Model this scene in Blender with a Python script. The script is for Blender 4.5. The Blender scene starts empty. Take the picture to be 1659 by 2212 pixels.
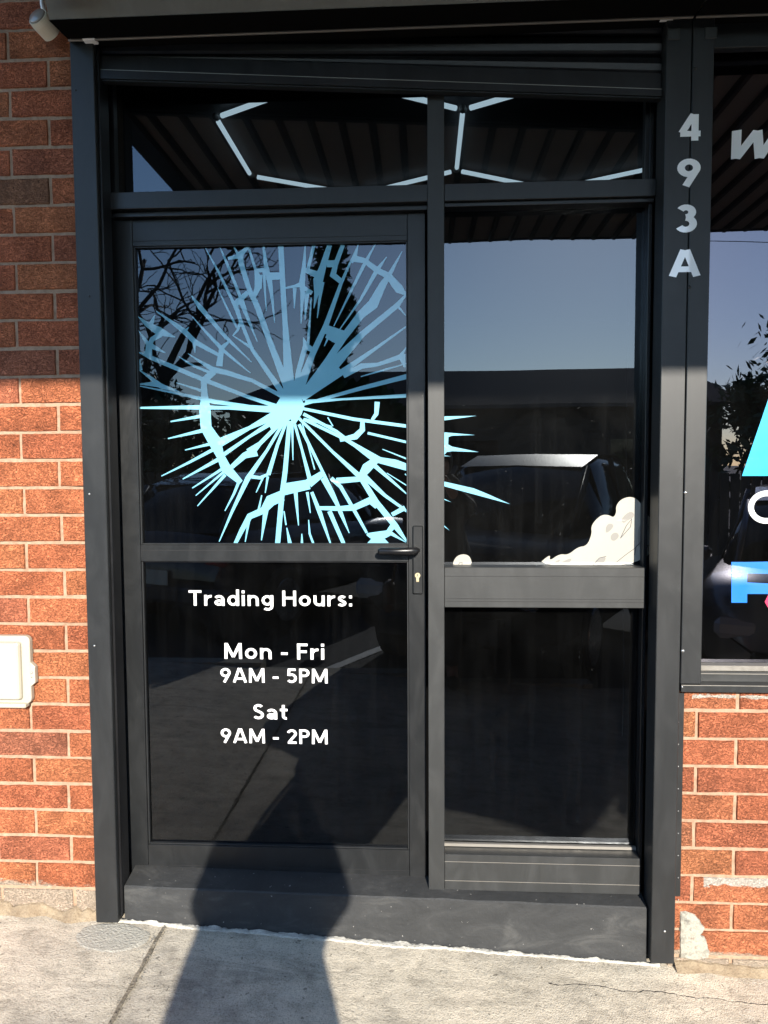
import bpy, bmesh, math, random
from mathutils import Vector, Matrix, noise, geometry
rnd = random.Random(7)
S = bpy.context.scene
COL = S.collection
PI = math.pi

# ---------------------------------------------------------------- camera
EYE = Vector((0.0, -2.275, 1.5))
YAW, PITCH, ROLL, FPX = 0.05519, 0.06194, -0.00537, 1620.0
def cam_axes():
    cy, sy, cp, sp, cr, sr = math.cos(YAW), math.sin(YAW), math.cos(PITCH), math.sin(PITCH), math.cos(ROLL), math.sin(ROLL)
    f = Vector((-sy*cp, cy*cp, -sp)); r = Vector((cy, sy, 0)); u = r.cross(f)
    return cr*r+sr*u, -sr*r+cr*u, f
AR, AU, AF = cam_axes()
cam = bpy.data.cameras.new('camera'); cam.sensor_fit = 'HORIZONTAL'; cam.sensor_width = 36
cam.lens = 36*FPX/1659.0; cam.clip_start = 0.02; cam.clip_end = 3000
camo = bpy.data.objects.new('camera', cam); COL.objects.link(camo)
m = Matrix((AR, AU, -AF)).transposed().to_4x4(); m.translation = EYE; camo.matrix_world = m
S.camera = camo

# ---------------------------------------------------------------- light
SUN_AZ = math.radians(12.6)      # to the right of straight behind the photographer
SUN_EL = math.radians(21.8)
sdir = Vector((math.sin(SUN_AZ)*math.cos(SUN_EL), -math.cos(SUN_AZ)*math.cos(SUN_EL), math.sin(SUN_EL)))
W = bpy.data.worlds.new('World'); S.world = W; W.use_nodes = True
nt = W.node_tree
sky = nt.nodes.new('ShaderNodeTexSky'); sky.sky_type = 'NISHITA'; sky.sun_disc = False
sky.sun_elevation = SUN_EL; sky.sun_rotation = math.atan2(sdir.x, sdir.y)
sky.air_density = 1.0; sky.dust_density = 0.15; sky.ozone_density = 3.0
bg = nt.nodes['Background']; bg.inputs[1].default_value = 0.15
nt.links.new(sky.outputs[0], bg.inputs[0])
sl = bpy.data.lights.new('sun', 'SUN'); sl.energy = 3.4; sl.angle = math.radians(0.5); sl.color = (1.0, 0.93, 0.82)
so = bpy.data.objects.new('sun', sl); COL.objects.link(so)
so.rotation_euler = sdir.to_track_quat('Z', 'Y').to_euler(); so.location = (5, -20, 12)
S.view_settings.view_transform = 'Standard'; S.view_settings.look = 'None'
S.view_settings.exposure = 1.58; S.view_settings.gamma = 1; S.view_settings.use_curve_mapping = False
try:
    S.cycles.max_bounces = 8; S.cycles.transparent_max_bounces = 12; S.cycles.caustics_reflective = False
except Exception: pass

# ---------------------------------------------------------------- helpers
def at(px, py, y):
    """point on the upright plane Y=y that is seen at px,py (photo 1659 wide)"""
    d = (px-829.5)*AR - (py-1106)*AU + FPX*AF
    return EYE + d*((y-EYE.y)/d.y)
def atg(px, py, z):
    d = (px-829.5)*AR - (py-1106)*AU + FPX*AF
    return EYE + d*((z-EYE.z)/d.z)
def atx(px, py, x):
    d = (px-829.5)*AR - (py-1106)*AU + FPX*AF
    return EYE + d*((x-EYE.x)/d.x)
def gz(x, y=0):
    c = max(-3.0, min(3.0, x))
    return -0.008 - 0.056*c + 0.012*min(0, y)

class NM:
    def __init__(s, name):
        s.m = bpy.data.materials.new(name); s.m.use_nodes = True
        s.t = s.m.node_tree; s.p = s.t.nodes['Principled BSDF']; s.out = s.t.nodes['Material Output']
    def n(s, ty, **k):
        nd = s.t.nodes.new(ty)
        for a, b in k.items():
            if a.startswith('i_'):
                key = a[2:]; key = int(key) if key.isdigit() else key.replace('_', ' ')
                nd.inputs[key].default_value = b
            else: setattr(nd, a, b)
        return nd
    def l(s, a, b): s.t.links.new(a, b)
    def coord(s, kind='Object', scale=(1,1,1), rot=(0,0,0), loc=(0,0,0)):
        if kind == 'World':
            g = s.n('ShaderNodeNewGeometry').outputs['Position']
        else:
            g = s.n('ShaderNodeTexCoord').outputs[kind]
        mp = s.n('ShaderNodeMapping'); mp.inputs['Scale'].default_value = scale; mp.inputs['Rotation'].default_value = rot
        mp.inputs['Location'].default_value = loc
        s.l(g, mp.inputs[0]); return mp.outputs[0]
    def noise(s, co, scale, detail=5, rough=.55, dist=0):
        nd = s.n('ShaderNodeTexNoise', i_Scale=scale, i_Detail=detail, i_Roughness=rough, i_Distortion=dist)
        s.l(co, nd.inputs['Vector']); return nd.outputs['Fac']
    def ramp(s, fac, stops, interp='LINEAR'):
        r = s.n('ShaderNodeValToRGB'); r.color_ramp.interpolation = interp
        while len(r.color_ramp.elements) < len(stops): r.color_ramp.elements.new(.5)
        for e, (p, c) in zip(r.color_ramp.elements, stops):
            e.position = p; e.color = (c[0], c[1], c[2], 1) if hasattr(c, '__len__') else (c, c, c, 1)
        s.l(fac, r.inputs[0]); return r.outputs[0]
    def math(s, op, a, b=None, c=None, clamp=False):
        nd = s.n('ShaderNodeMath', operation=op); nd.use_clamp = clamp
        for i, v in enumerate((a, b, c)):
            if v is None: continue
            if isinstance(v, (int, float)): nd.inputs[i].default_value = v
            else: s.l(v, nd.inputs[i])
        return nd.outputs[0]
    def mix(s, fac, a, b, mode='MIX'):
        nd = s.n('ShaderNodeMixRGB', blend_type=mode)
        for i, v in enumerate((fac, a, b)):
            if isinstance(v, (int, float)): nd.inputs[i].default_value = v
            elif isinstance(v, tuple): nd.inputs[i].default_value = (*v[:3], 1)
            else: s.l(v, nd.inputs[i])
        return nd.outputs[0]
    def bump(s, h, strength=.5, dist=.01, prev=None):
        b = s.n('ShaderNodeBump', i_Strength=strength, i_Distance=dist)
        s.l(h, b.inputs['Height'])
        if prev is not None: s.l(prev, b.inputs['Normal'])
        s.l(b.outputs[0], s.p.inputs['Normal']); return b.outputs[0]
    def set(s, **k):
        for a, v in k.items():
            i = s.p.inputs[a.replace('_', ' ')]
            if isinstance(v, (int, float)): i.default_value = v
            elif isinstance(v, tuple): i.default_value = (*v[:3], 1)
            else: s.l(v, i)
        return s
def simple(name, col, rough=.5, metal=0, var=.12, scale=30, spec=.5, bump=0):
    M = NM(name); co = M.coord('World')
    f = M.noise(co, scale, 5)
    c = M.mix(f, tuple(max(0, x*(1-var)) for x in col), tuple(min(1, x*(1+var)) for x in col))
    r = M.ramp(M.noise(co, scale*1.7, 4), [(.3, max(0, rough-.08)), (.7, min(1, rough+.08))])
    M.set(Base_Color=c, Roughness=r, Metallic=metal, Specular_IOR_Level=spec)
    if bump: M.bump(f, bump, .002)
    if 'vinyl' in name: M.set(Coat_Weight=1.0, Coat_Roughness=.015, Coat_IOR=1.6)
    return M.m

def newobj(name, me, parent=None, mat=None, kind=None):
    o = bpy.data.objects.new(name, me); COL.objects.link(o)
    if parent is not None: o.parent = parent
    if mat is not None and me is not None and len(me.materials) == 0: me.materials.append(mat)
    if kind: o['kind'] = kind
    return o
def thing(name, label, cat, loc=(0, 0, 0), group=None, kind=None):
    o = bpy.data.objects.new(name, None); COL.objects.link(o); o.location = loc; o.empty_display_size = .1
    if label: o['label'] = label
    if cat: o['category'] = cat
    if group: o['group'] = group
    if kind: o['kind'] = kind
    return o
def tag(o, label, cat, group=None):
    o['label'] = label; o['category'] = cat
    if group: o['group'] = group
    return o
def bm_obj(name, bm, mat, parent=None, kind=None, smooth=False):
    me = bpy.data.meshes.new(name)
    bmesh.ops.recalc_face_normals(bm, faces=bm.faces); bm.to_mesh(me); bm.free()
    if smooth:
        for p in me.polygons: p.use_smooth = True
    o = newobj(name, me, parent, mat, kind)
    if parent is not None:                       # meshes are written in world coordinates
        o.matrix_parent_inverse = Matrix.Identity(4)
        w = parent.location.copy(); q = parent.parent
        while q is not None: w += q.location; q = q.parent
        if w.length > 0: me.transform(Matrix.Translation(-w))
    return o
def add_box(bm, a, b, bev=0.0):
    a, b = Vector(a), Vector(b)
    lo = Vector((min(a.x, b.x), min(a.y, b.y), min(a.z, b.z))); hi = Vector((max(a.x, b.x), max(a.y, b.y), max(a.z, b.z)))
    r = bmesh.ops.create_cube(bm, size=1.0); vs = r['verts']
    for v in vs: v.co = Vector([lo[i] + (v.co[i]+.5)*(hi[i]-lo[i]) for i in range(3)])
    if bev > 0:
        es = list({e for v in vs for e in v.link_edges})
        bmesh.ops.bevel(bm, geom=es, offset=min(bev, min(hi-lo)*.45), segments=1, profile=.5, affect='EDGES')
def box(name, a, b, mat, parent=None, bev=.0015, kind=None):
    bm = bmesh.new(); add_box(bm, a, b, bev); return bm_obj(name, bm, mat, parent, kind)
def prism(bm, pts, axis, a, b):
    """closed 2-D outline swept along an axis from a to b"""
    def V(p, t):
        if axis == 'x': return (t, p[0], p[1])
        if axis == 'y': return (p[0], t, p[1])
        return (p[0], p[1], t)
    A = [bm.verts.new(V(p, a)) for p in pts]; B = [bm.verts.new(V(p, b)) for p in pts]
    n = len(pts)
    for i in range(n): bm.faces.new((A[i], A[(i+1) % n], B[(i+1) % n], B[i]))
    bm.faces.new(A); bm.faces.new(B[::-1])
def tube(bm, pts, rad, n=8, cap=True):
    pts = [Vector(p) for p in pts]
    if not hasattr(rad, '__len__'): rad = [rad]*len(pts)
    rings = []; up = Vector((0.13, 0.27, 1)).normalized()
    for i, p in enumerate(pts):
        d = (pts[min(i+1, len(pts)-1)]-pts[max(i-1, 0)]).normalized()
        a = d.cross(up)
        if a.length < .05: a = d.cross(Vector((1, 0, 0)))
        a.normalize(); b = d.cross(a)
        rings.append([bm.verts.new(p + rad[i]*(math.cos(2*PI*k/n)*a+math.sin(2*PI*k/n)*b)) for k in range(n)])
    for i in range(len(rings)-1):
        for k in range(n):
            bm.faces.new((rings[i][k], rings[i][(k+1) % n], rings[i+1][(k+1) % n], rings[i+1][k]))
    if cap and n > 2:
        bm.faces.new(rings[0]); bm.faces.new(rings[-1][::-1])
def screw(name, p, r, mat, parent):
    bm = bmesh.new(); n = 8
    ring = [bm.verts.new((p[0]+r*math.cos(2*PI*k/n), p[1], p[2]+r*math.sin(2*PI*k/n))) for k in range(n)]
    ring2 = [bm.verts.new((p[0]+.7*r*math.cos(2*PI*k/n), p[1]-.5*r, p[2]+.7*r*math.sin(2*PI*k/n))) for k in range(n)]
    c = bm.verts.new((p[0], p[1]-.65*r, p[2]))
    for k in range(n):
        bm.faces.new((ring[k], ring[(k+1) % n], ring2[(k+1) % n], ring2[k])); bm.faces.new((ring2[k], ring2[(k+1) % n], c))
    return bm_obj(name, bm, mat, parent, smooth=True)

# flat print: union of 2-D polygons (x,z) on the plane y
def flat_print(name, polys, y, mat, parent):
    V, F = [], []
    for p in polys:
        ar = sum(p[i][0]*p[(i+1) % len(p)][1]-p[(i+1) % len(p)][0]*p[i][1] for i in range(len(p)))
        if abs(ar) < 2e-7: continue
        p = list(p) if ar > 0 else list(p)[::-1]
        b = len(V); V += [Vector((q[0], q[1])) for q in p]; F.append(list(range(b, b+len(p))))
    vo, eo, fo, _, _, of_ = geometry.delaunay_2d_cdt(V, [], F, 1, 1e-6)
    fo = [f for f, o_ in zip(fo, of_) if len(o_)]
    me = bpy.data.meshes.new(name)
    faces = []
    for f in fo:
        a, b, c = [vo[i] for i in f[:3]]
        ar = (b.x-a.x)*(c.y-a.y)-(b.y-a.y)*(c.x-a.x)
        faces.append(list(f) if ar > 0 else list(f)[::-1])
    me.from_pydata([(v.x, y, v.y) for v in vo], [], faces); me.update()
    w = Vector((0, 0, 0)); q = parent
    while q is not None: w += q.location; q = q.parent
    if w.length: me.transform(Matrix.Translation(-w))
    return newobj(name, me, parent, mat)
def strip(pts, ws, closed=False):
    """quads of a tapering stroke through pts with full widths ws (2-D)"""
    n = len(pts); L, R = [], []
    for i in range(n):
        p = Vector(pts[i])
        a = Vector(pts[(i-1) % n] if (i > 0 or closed) else pts[i]); b = Vector(pts[(i+1) % n] if (i < n-1 or closed) else pts[i])
        d1 = (p-a) if (p-a).length > 1e-9 else (b-p); d2 = (b-p) if (b-p).length > 1e-9 else (p-a)
        d1 = d1.normalized(); d2 = d2.normalized()
        t = (d1+d2); t = t.normalized() if t.length > 1e-6 else d1
        nn = Vector((-t.y, t.x)); c = max(.45, nn.dot(Vector((-d1.y, d1.x))))
        w = ws[i] if hasattr(ws, '__len__') else ws
        L.append(p+nn*w/2/c); R.append(p-nn*w/2/c)
    out = []
    for i in range(n if closed else n-1):
        j = (i+1) % n
        out.append([L[i], L[j], R[j], R[i]])
    return out

# ---------------------------------------------------------------- materials
def brick_material(name, tones, white_h, smears=()):
    M = NM(name)
    oi = M.n('ShaderNodeObjectInfo').outputs['Random']
    w = M.coord('World', (1, 1, 1))
    tone = M.ramp(oi, [(p, (q[0]*.62+.20, q[1]*.55+.074, min(.062, q[2])*.6+.034)) for p, q in tones], 'CONSTANT')
    blot = M.noise(w, 9, 4, .6)
    wob = M.noise(M.coord('World', (48, 48, 105)), 1.0, 3, .6, 3.2)
    fine = M.noise(w, 330, 3, .65)
    dark = M.ramp(blot, [(.34, .74), (.60, 1.16)])
    c = M.mix(1.0, tone, dark, 'MULTIPLY')
    pit = M.ramp(M.math('ABSOLUTE', M.math('SUBTRACT', wob, .5)), [(.0, .30), (.022, .74), (.06, 1.0), (.2, 1.08)])
    c = M.mix(.9, c, pit, 'MULTIPLY')
    sp = M.ramp(fine, [(.33, .45), (.43, 1.0), (.72, 1.16)])
    c = M.mix(.9, c, sp, 'MULTIPLY')
    pore = M.ramp(M.noise(w, 150, 2, .5), [(.27, .25), (.33, 1.0)]); c = M.mix(.8, c, pore, 'MULTIPLY')
    # lime bloom on the lowest courses
    sx = M.n('ShaderNodeSeparateXYZ'); M.l(w, sx.inputs[0])
    h = M.math('ADD', sx.outputs['Z'], M.math('MULTIPLY', sx.outputs['X'], .056))
    band = M.ramp(h, [(white_h*.35, 1.0), (min(.95, white_h), 0.0)])
    bl = M.noise(M.coord('World', (14, 14, 40)), 1.0, 6, .75)
    bl = M.ramp(M.math('MULTIPLY', M.math('ADD', bl, M.math('MULTIPLY', band, .22)), band), [(.42, 0.0), (.52, .85)])
    c = M.mix(bl, c, (.42, .37, .29))
    for (zc, hw, xmin, amt) in smears:          # old white paint smears
        d_ = M.math('SUBTRACT', 1.0, M.math('DIVIDE', M.math('ABSOLUTE', M.math('SUBTRACT', sx.outputs['Z'], zc)), hw), clamp=True)
        d_ = M.math('MULTIPLY', d_, M.math('GREATER_THAN', sx.outputs['X'], xmin))
        nz_ = M.noise(M.coord('World', (26, 26, 60)), 1.0, 6, .75)
        f_ = M.ramp(M.math('ADD', M.math('MULTIPLY', d_, .55), M.math('MULTIPLY', nz_, amt*1.9)), [(.84, 0.0), (.90, .9)])
        c = M.mix(M.math('MULTIPLY', f_, M.math('GREATER_THAN', d_, 0.01)), c, (.52, .49, .43))
    M.set(Base_Color=c, Roughness=.88, Specular_IOR_Level=.25)
    b1 = M.bump(pit, 1.0, .006)
    b2 = M.bump(M.noise(w, 60, 4, .6), .8, .006, b1)
    b3 = M.bump(fine, .8, .002, b2)
    return M.m
BR_L = brick_material('brick_red_orange', [(0, (.43, .125, .050)), (.2, (.48, .155, .062)), (.4, (.40, .108, .048)), (.58, (.46, .165, .075)), (.78, (.37, .115, .062)), (.95, (.27, .10, .075)), (.985, (.12, .10, .10))], .17)
BR_R = brick_material('brick_red_brown', [(0, (.36, .105, .050)), (.25, (.39, .14, .070)), (.5, (.31, .09, .047)), (.7, (.37, .155, .085)), (.88, (.27, .12, .075))], .09, ((at(1590, 1903, 0).z, .030, at(1520, 1903, 0).x, .62), (at(1560, 1505, 0).z, .016, at(1496, 1505, 0).x, .50)))
M = NM('mortar'); w = M.coord('World')
c = M.ramp(M.noise(w, 60, 5), [(.3, (.30, .195, .13)), (.7, (.43, .30, .21))])
M.set(Base_Color=c, Roughness=.95, Specular_IOR_Level=.1); M.bump(M.noise(w, 220, 4), .8, .004); MORTAR = M.m

def powder(name, col, rough=.42, dust=.25, spec=.42):
    """powder-coated aluminium with wipe marks and dust"""
    M = NM(name); w = M.coord('World', (1, 1, 1))
    smear = M.noise(M.coord('World', (5, 5, 2.2)), 2.0, 6, .62, 1.5)
    fine = M.noise(w, 900, 2, .5)
    streak = M.noise(M.coord('World', (60, 60, 2.5)), 1.0, 3, .5)
    d = M.ramp(smear, [(.45, 0.0), (.75, dust)])
    d = M.math('ADD', d, M.ramp(streak, [(.55, 0.0), (.8, dust*.35)]))
    spk = M.ramp(M.noise(w, 140, 2, .5), [(.74, 0.0), (.78, dust*1.5)])
    d = M.math('ADD', d, spk, clamp=True)
    c = M.mix(d, col, tuple(min(1, x*1.6+.09) for x in col))
    r = M.ramp(M.math('ADD', smear, M.math('MULTIPLY', fine, .2)), [(.4, rough-.03), (.9, rough+.08)])
    M.set(Base_Color=c, Roughness=r, Specular_IOR_Level=spec); M.bump(fine, .12, .0006); return M.m
BLK_DOOR = powder('door_black_powder_coat', (.010, .011, .012), .36, .07)
BLK_POST = powder('guide_black_powder_coat', (.014, .015, .016), .42, .06)
BLK_FRAME = powder('frame_grey_black_anodised', (.026, .027, .027), .46, .10)
BLK_DARK = powder('shutter_black', (.006, .006, .007), .32, .06)
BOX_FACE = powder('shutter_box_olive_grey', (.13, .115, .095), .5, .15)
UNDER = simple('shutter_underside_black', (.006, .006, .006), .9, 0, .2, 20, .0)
GASKET = simple('black_rubber', (.012, .012, .013), .6)
SILVER = simple('zinc_screw', (.42, .42, .42), .35, .9)
LIP = simple('worn_edge_aluminium', (.30, .28, .25), .4, .5)
BRASS = simple('brass_cylinder', (.62, .52, .33), .38, .7)
CREAM = simple('cream_plastic', (.42, .39, .31), .45, 0, .05, 6)
WHITEP = simple('yellowed_white_plastic', (.62, .58, .47), .45, 0, .08, 12)
LIME = simple('lime_sign_face', (.45, .62, .02), .5)
VINYL_W = simple('white_vinyl', (.80, .80, .79), .45, 0, .03, 8)
VINYL_N = simple('grey_white_vinyl', (.92, .92, .92), .45, 0, .04, 8)
VINYL_C = simple('pale_cyan_vinyl', (.15, .42, .56), .5, 0, .03, 8)
VINYL_CY = simple('bright_cyan_vinyl', (.0, .40, .72), .45, 0, .03, 8)
VINYL_BL = simple('blue_vinyl', (.0, .15, .60), .45, 0, .03, 8)
VINYL_RD = simple('red_vinyl', (.62, .03, .10), .45, 0, .03, 8)
VINYL_G = simple('dust_cloud_vinyl', (.36, .345, .30), .5, 0, .05, 10)
VINYL_GD = simple('dust_cloud_shade_vinyl', (.23, .22, .20), .5, 0, .04, 10)
VINYL_K = simple('line_vinyl', (.06, .06, .07), .5)

def glass_material(name, tint, refl_ior, dust, refl=(1, 1, 1)):
    M = NM(name)
    for nd in list(M.t.nodes):
        if nd.type == 'BSDF_PRINCIPLED': M.t.nodes.remove(nd)
    fr = M.n('ShaderNodeFresnel', i_IOR=refl_ior)
    tr = M.n('ShaderNodeBsdfTransparent'); tr.inputs[0].default_value = (*tint, 1)
    gl = M.n('ShaderNodeBsdfGlossy', i_Roughness=.0); gl.inputs[0].default_value = (*refl, 1)
    wav = M.noise(M.coord('World', (1, 1, 1)), 2.2, 1, .4)
    bp = M.n('ShaderNodeBump', i_Strength=.035, i_Distance=.02); M.l(wav, bp.inputs['Height']); M.l(bp.outputs[0], gl.inputs['Normal'])
    mx = M.n('ShaderNodeMixShader'); M.l(fr.outputs[0], mx.inputs[0]); M.l(tr.outputs[0], mx.inputs[1]); M.l(gl.outputs[0], mx.inputs[2])
    df = M.n('ShaderNodeBsdfDiffuse'); df.inputs[0].default_value = (.45, .46, .46, 1)
    w = M.coord('World')
    run = M.noise(M.coord('World', (30, 30, 1.6)), 1.0, 4, .6)
    sm = M.noise(M.coord('World', (3, 3, 3)), 1.0, 5, .6, 1.2)
    sp = M.ramp(M.noise(w, 95, 2, .5), [(.735, 0.0), (.75, 1.0)])
    d = M.math('ADD', M.math('MULTIPLY', M.ramp(run, [(.5, 0.0), (.8, 1.0)]), dust*.6), M.math('MULTIPLY', M.ramp(sm, [(.4, .25), (.75, 1.0)]), dust))
    d = M.math('ADD', d, M.math('MULTIPLY', sp, dust*3))
    mx2 = M.n('ShaderNodeMixShader'); M.l(d, mx2.inputs[0]); M.l(mx.outputs[0], mx2.inputs[1]); M.l(df.outputs[0], mx2.inputs[2])
    M.l(mx2.outputs[0], M.out.inputs[0]); return M.m
GL_DOOR = glass_material('tinted_door_glass', (.16, .17, .19), 1.58, .005, (.80, .88, 1.0))
GL_SIDE = glass_material('tinted_side_glass', (.10, .11, .12), 1.72, .012, (.85, .92, 1.0))
GL_TRAN = glass_material('tinted_transom_glass', (.22, .24, .26), 1.66, .010, (.8, .9, 1.0))
GL_WIN = glass_material('tinted_window_glass', (.08, .08, .10), 1.8, .006, (.85, .84, 1))

M = NM('concrete_pavement'); w = M.coord('World')
big = M.noise(w, 1.8, 6, .6, .6); mid = M.noise(w, 14, 7, .68); fine = M.noise(w, 190, 4, .65)
broom = M.n('ShaderNodeTexWave', i_Scale=55, i_Distortion=5.5, i_Detail=3, i_Detail_Scale=2.0); M.l(M.coord('World', rot=(0, 0, .5)), broom.inputs[0])
c = M.ramp(big, [(.30, (.36, .325, .27)), (.43, (.52, .465, .375)), (.55, (.58, .515, .41)), (.70, (.67, .59, .47))])
c = M.mix(1.0, c, M.ramp(mid, [(.3, .66), (.5, 1.0), (.7, 1.12)]), 'MULTIPLY')
c = M.mix(1.0, c, M.ramp(fine, [(.30, .52), (.47, 1.0), (.75, 1.15)]), 'MULTIPLY')
strk = M.noise(M.coord('World', (2.2, 9, 1), rot=(0, 0, .35)), 1.0, 7, .7, 1.0)
c = M.mix(1.0, c, M.ramp(strk, [(.36, .74), (.48, 1.0), (.66, 1.12)]), 'MULTIPLY')
lite = M.ramp(M.noise(w, 5, 7, .75, 1.5), [(.60, 0.0), (.66, .55)]); c = M.mix(lite, c, (.60, .56, .48))
spot = M.ramp(M.noise(w, 42, 2, .5), [(.27, .35), (.31, 1.0)]); c = M.mix(.8, c, spot, 'MULTIPLY')
sx = M.n('ShaderNodeSeparateXYZ'); M.l(w, sx.inputs[0])
# hairline crack running beside the wall on the right
cy = M.math('ADD', M.math('ADD', sx.outputs['Y'], .125), M.math('MULTIPLY', M.math('SUBTRACT', M.noise(w, 7, 4), .5), .09))
ck = M.math('MULTIPLY', M.math('LESS_THAN', M.math('ABSOLUTE', cy), .0017), M.math('GREATER_THAN', sx.outputs['X'], .36))
c = M.mix(ck, c, (.06, .055, .05))
M.set(Base_Color=c, Roughness=.93, Specular_IOR_Level=.2)
b = M.bump(mid, .6, .010); b = M.bump(broom.outputs['Fac'], .10, .003, b); M.bump(fine, .7, .0035, b)
CONC = M.m
def cement(name, lo, hi):
    M = NM(name); w = M.coord('World')
    c = M.ramp(M.noise(w, 22, 7, .7), [(.3, lo), (.7, hi)])
    c = M.mix(.7, c, M.ramp(M.noise(w, 260, 3), [(.3, .7), (.5, 1.0)]), 'MULTIPLY')
    M.set(Base_Color=c, Roughness=.95, Specular_IOR_Level=.15); M.bump(M.noise(w, 120, 5), .9, .005); return M.m
CEM_P = cement('cement_patch', (.38, .36, .31), (.48, .45, .38))
CEM_W = cement('white_cement_edge', (.28, .265, .235), (.58, .56, .50))
GROUT = cement('dirty_joint_fill', (.09, .075, .055), (.38, .33, .25))
M = NM('painted_step_concrete'); w = M.coord('World')
sm = M.noise(M.coord('World', (3, 3, 7)), 2, 6, .65, 1.0)
c = M.ramp(sm, [(.35, (.026, .027, .028)), (.55, (.036, .037, .038)), (.75, (.07, .07, .068))])
chip = M.ramp(M.noise(w, 75, 3, .6), [(.70, 0.0), (.73, .8)]); c = M.mix(chip, c, (.30, .29, .27))
M.set(Base_Color=c, Roughness=.62, Specular_IOR_Level=.35); M.bump(M.noise(w, 30, 6, .6), .5, .006); STEP = M.m
M = NM('asphalt'); w = M.coord('World')
c = M.ramp(M.noise(w, 160, 3, .7), [(.3, (.03, .03, .031)), (.7, (.085, .083, .08))])
c = M.mix(.6, c, M.ramp(M.noise(w, .7, 5), [(.3, .7), (.7, 1.2)]), 'MULTIPLY')
M.set(Base_Color=c, Roughness=.9); M.bump(M.noise(w, 200, 3), .8, .01); ASPH = M.m
SOFFIT = simple('soffit_sheet_tan', (.36, .31, .26), .5, 0, .06, 3)
RIBM = simple('soffit_rib_dark', (.06, .05, .045), .5)
BEAM = simple('awning_edge_beam', (.035, .035, .04), .5)
BEAM_B = simple('awning_front_beam', (.03, .03, .032), .5)
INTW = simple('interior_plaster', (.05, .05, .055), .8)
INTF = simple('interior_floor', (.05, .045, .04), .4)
M = NM('led_tube'); M.set(Base_Color=(.8, .9, .95), Emission_Color=(.74, .92, 1.0), Emission_Strength=.75); LED = M.m
JOINT = simple('led_joint', (.35, .36, .36), .4)
WHITE_PAINT = simple('white_paint_line', (.7, .7, .66), .7)
BARK = simple('bark', (.06, .05, .04), .9, 0, .3, 20)
LEAF = simple('dark_leaf', (.035, .06, .022), .55, 0, .4, 3)
LEAF2 = simple('glossy_leaf', (.045, .085, .03), .4, 0, .4, 3)
HOUSEW = simple('house_weatherboard', (.045, .042, .04), .8)
ROOFM = simple('roof_tile', (.03, .024, .022), .8)
CLOTH = simple('dark_jacket', (.025, .026, .032), .85)
SKIN = simple('skin', (.48, .27, .19), .5)
HAIR = simple('dark_hair', (.02, .014, .01), .5)
BAGM = simple('brown_bag', (.09, .05, .03), .6)
TYRE = simple('tyre', (.02, .02, .02), .8)
RIMM = simple('alloy', (.45, .46, .47), .3, .8)
CARGL = simple('car_glass', (.01, .012, .014), .06)
HEADL = simple('headlamp', (.55, .57, .6), .12)
TAILL = simple('tail_lamp', (.35, .01, .012), .2)
PLATE = simple('number_plate', (.62, .62, .55), .4)
def paint(name, col, metal=0, coat=1.0):
    M = NM(name); M.set(Base_Color=col, Roughness=.42, Metallic=metal, Coat_Weight=coat, Coat_Roughness=.04); return M.m

# ================================================================ ground
def grid_ground(name, x0, x1, y0, y1, nx, ny, dz, mat, parent=None, kind='structure', thick=.1, jx=0):
    bm = bmesh.new(); g = []
    for i in range(nx+1):
        row = []
        for j in range(ny+1):
            x = x0+(x1-x0)*i/nx; y = y0+(y1-y0)*j/ny
            e = 0
            if i in (0, nx) and jx: e = noise.noise(Vector((x*3, y*9, 1)))*jx+noise.noise(Vector((x, y*40, 4)))*jx*.5
            z = gz(x, y)+dz+.004*noise.noise(Vector((x*1.7, y*1.7, 3)))
            if i in (0, nx) and jx: z -= .006
            row.append(bm.verts.new((x+e, y, z)))
        g.append(row)
    for i in range(nx):
        for j in range(ny): bm.faces.new((g[i][j], g[i+1][j], g[i+1][j+1], g[i][j+1]))
    if thick:
        r = bmesh.ops.extrude_face_region(bm, geom=list(bm.faces))
        for v in r['geom']:
            if isinstance(v, bmesh.types.BMVert): v.co.z -= thick
    return bm_obj(name, bm, mat, parent, kind, smooth=False)
ground = thing('road', 'grey asphalt of the car park behind the pavement', None, kind='structure')
del ground['label']
bm = bmesh.new()
for (a, b_, c_, d_) in [(-800, -3.04, 800, -900)]:
    vs = []
    for i in range(41):
        x = -60+i*3
        vs.append(x)
    xs = [-800]+vs+[800]; ys = [-3.04, -5, -8, -14, -30, -900]
    G = [[bm.verts.new((x, y, gz(x, -3.0)-.12-.002*min(50, -y))) for y in ys] for x in xs]
    for i in range(len(xs)-1):
        for j in range(len(ys)-1): bm.faces.new((G[i][j], G[i+1][j], G[i+1][j+1], G[i][j+1]))
bm_obj('asphalt', bm, ASPH, ground)
bm = bmesh.new(); G = [[bm.verts.new((x, y, gz(x, 0)-.16)) for y in (-3.03, 300)] for x in (-800, -3, 3, 800)]
for i in range(3): bm.faces.new((G[i][0], G[i+1][0], G[i+1][1], G[i][1]))
bm_obj('ground', bm, CONC, None, 'structure')
pave = thing('pavement', None, None, kind='structure')
joints = [-30, -12, -7.5, -4.9, -2.75, -.835, 2.35, 4.7, 7.4, 12, 30]
for k in range(len(joints)-1):
    a, b = joints[k], joints[k+1]; near = -3 < a < 3
    grid_ground('slab', a+.005, b-.005, -2.85, .12, 40 if near else 6, 60 if near else 6, 0, CONC, pave, None, .1, .006 if near else 0)
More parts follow.
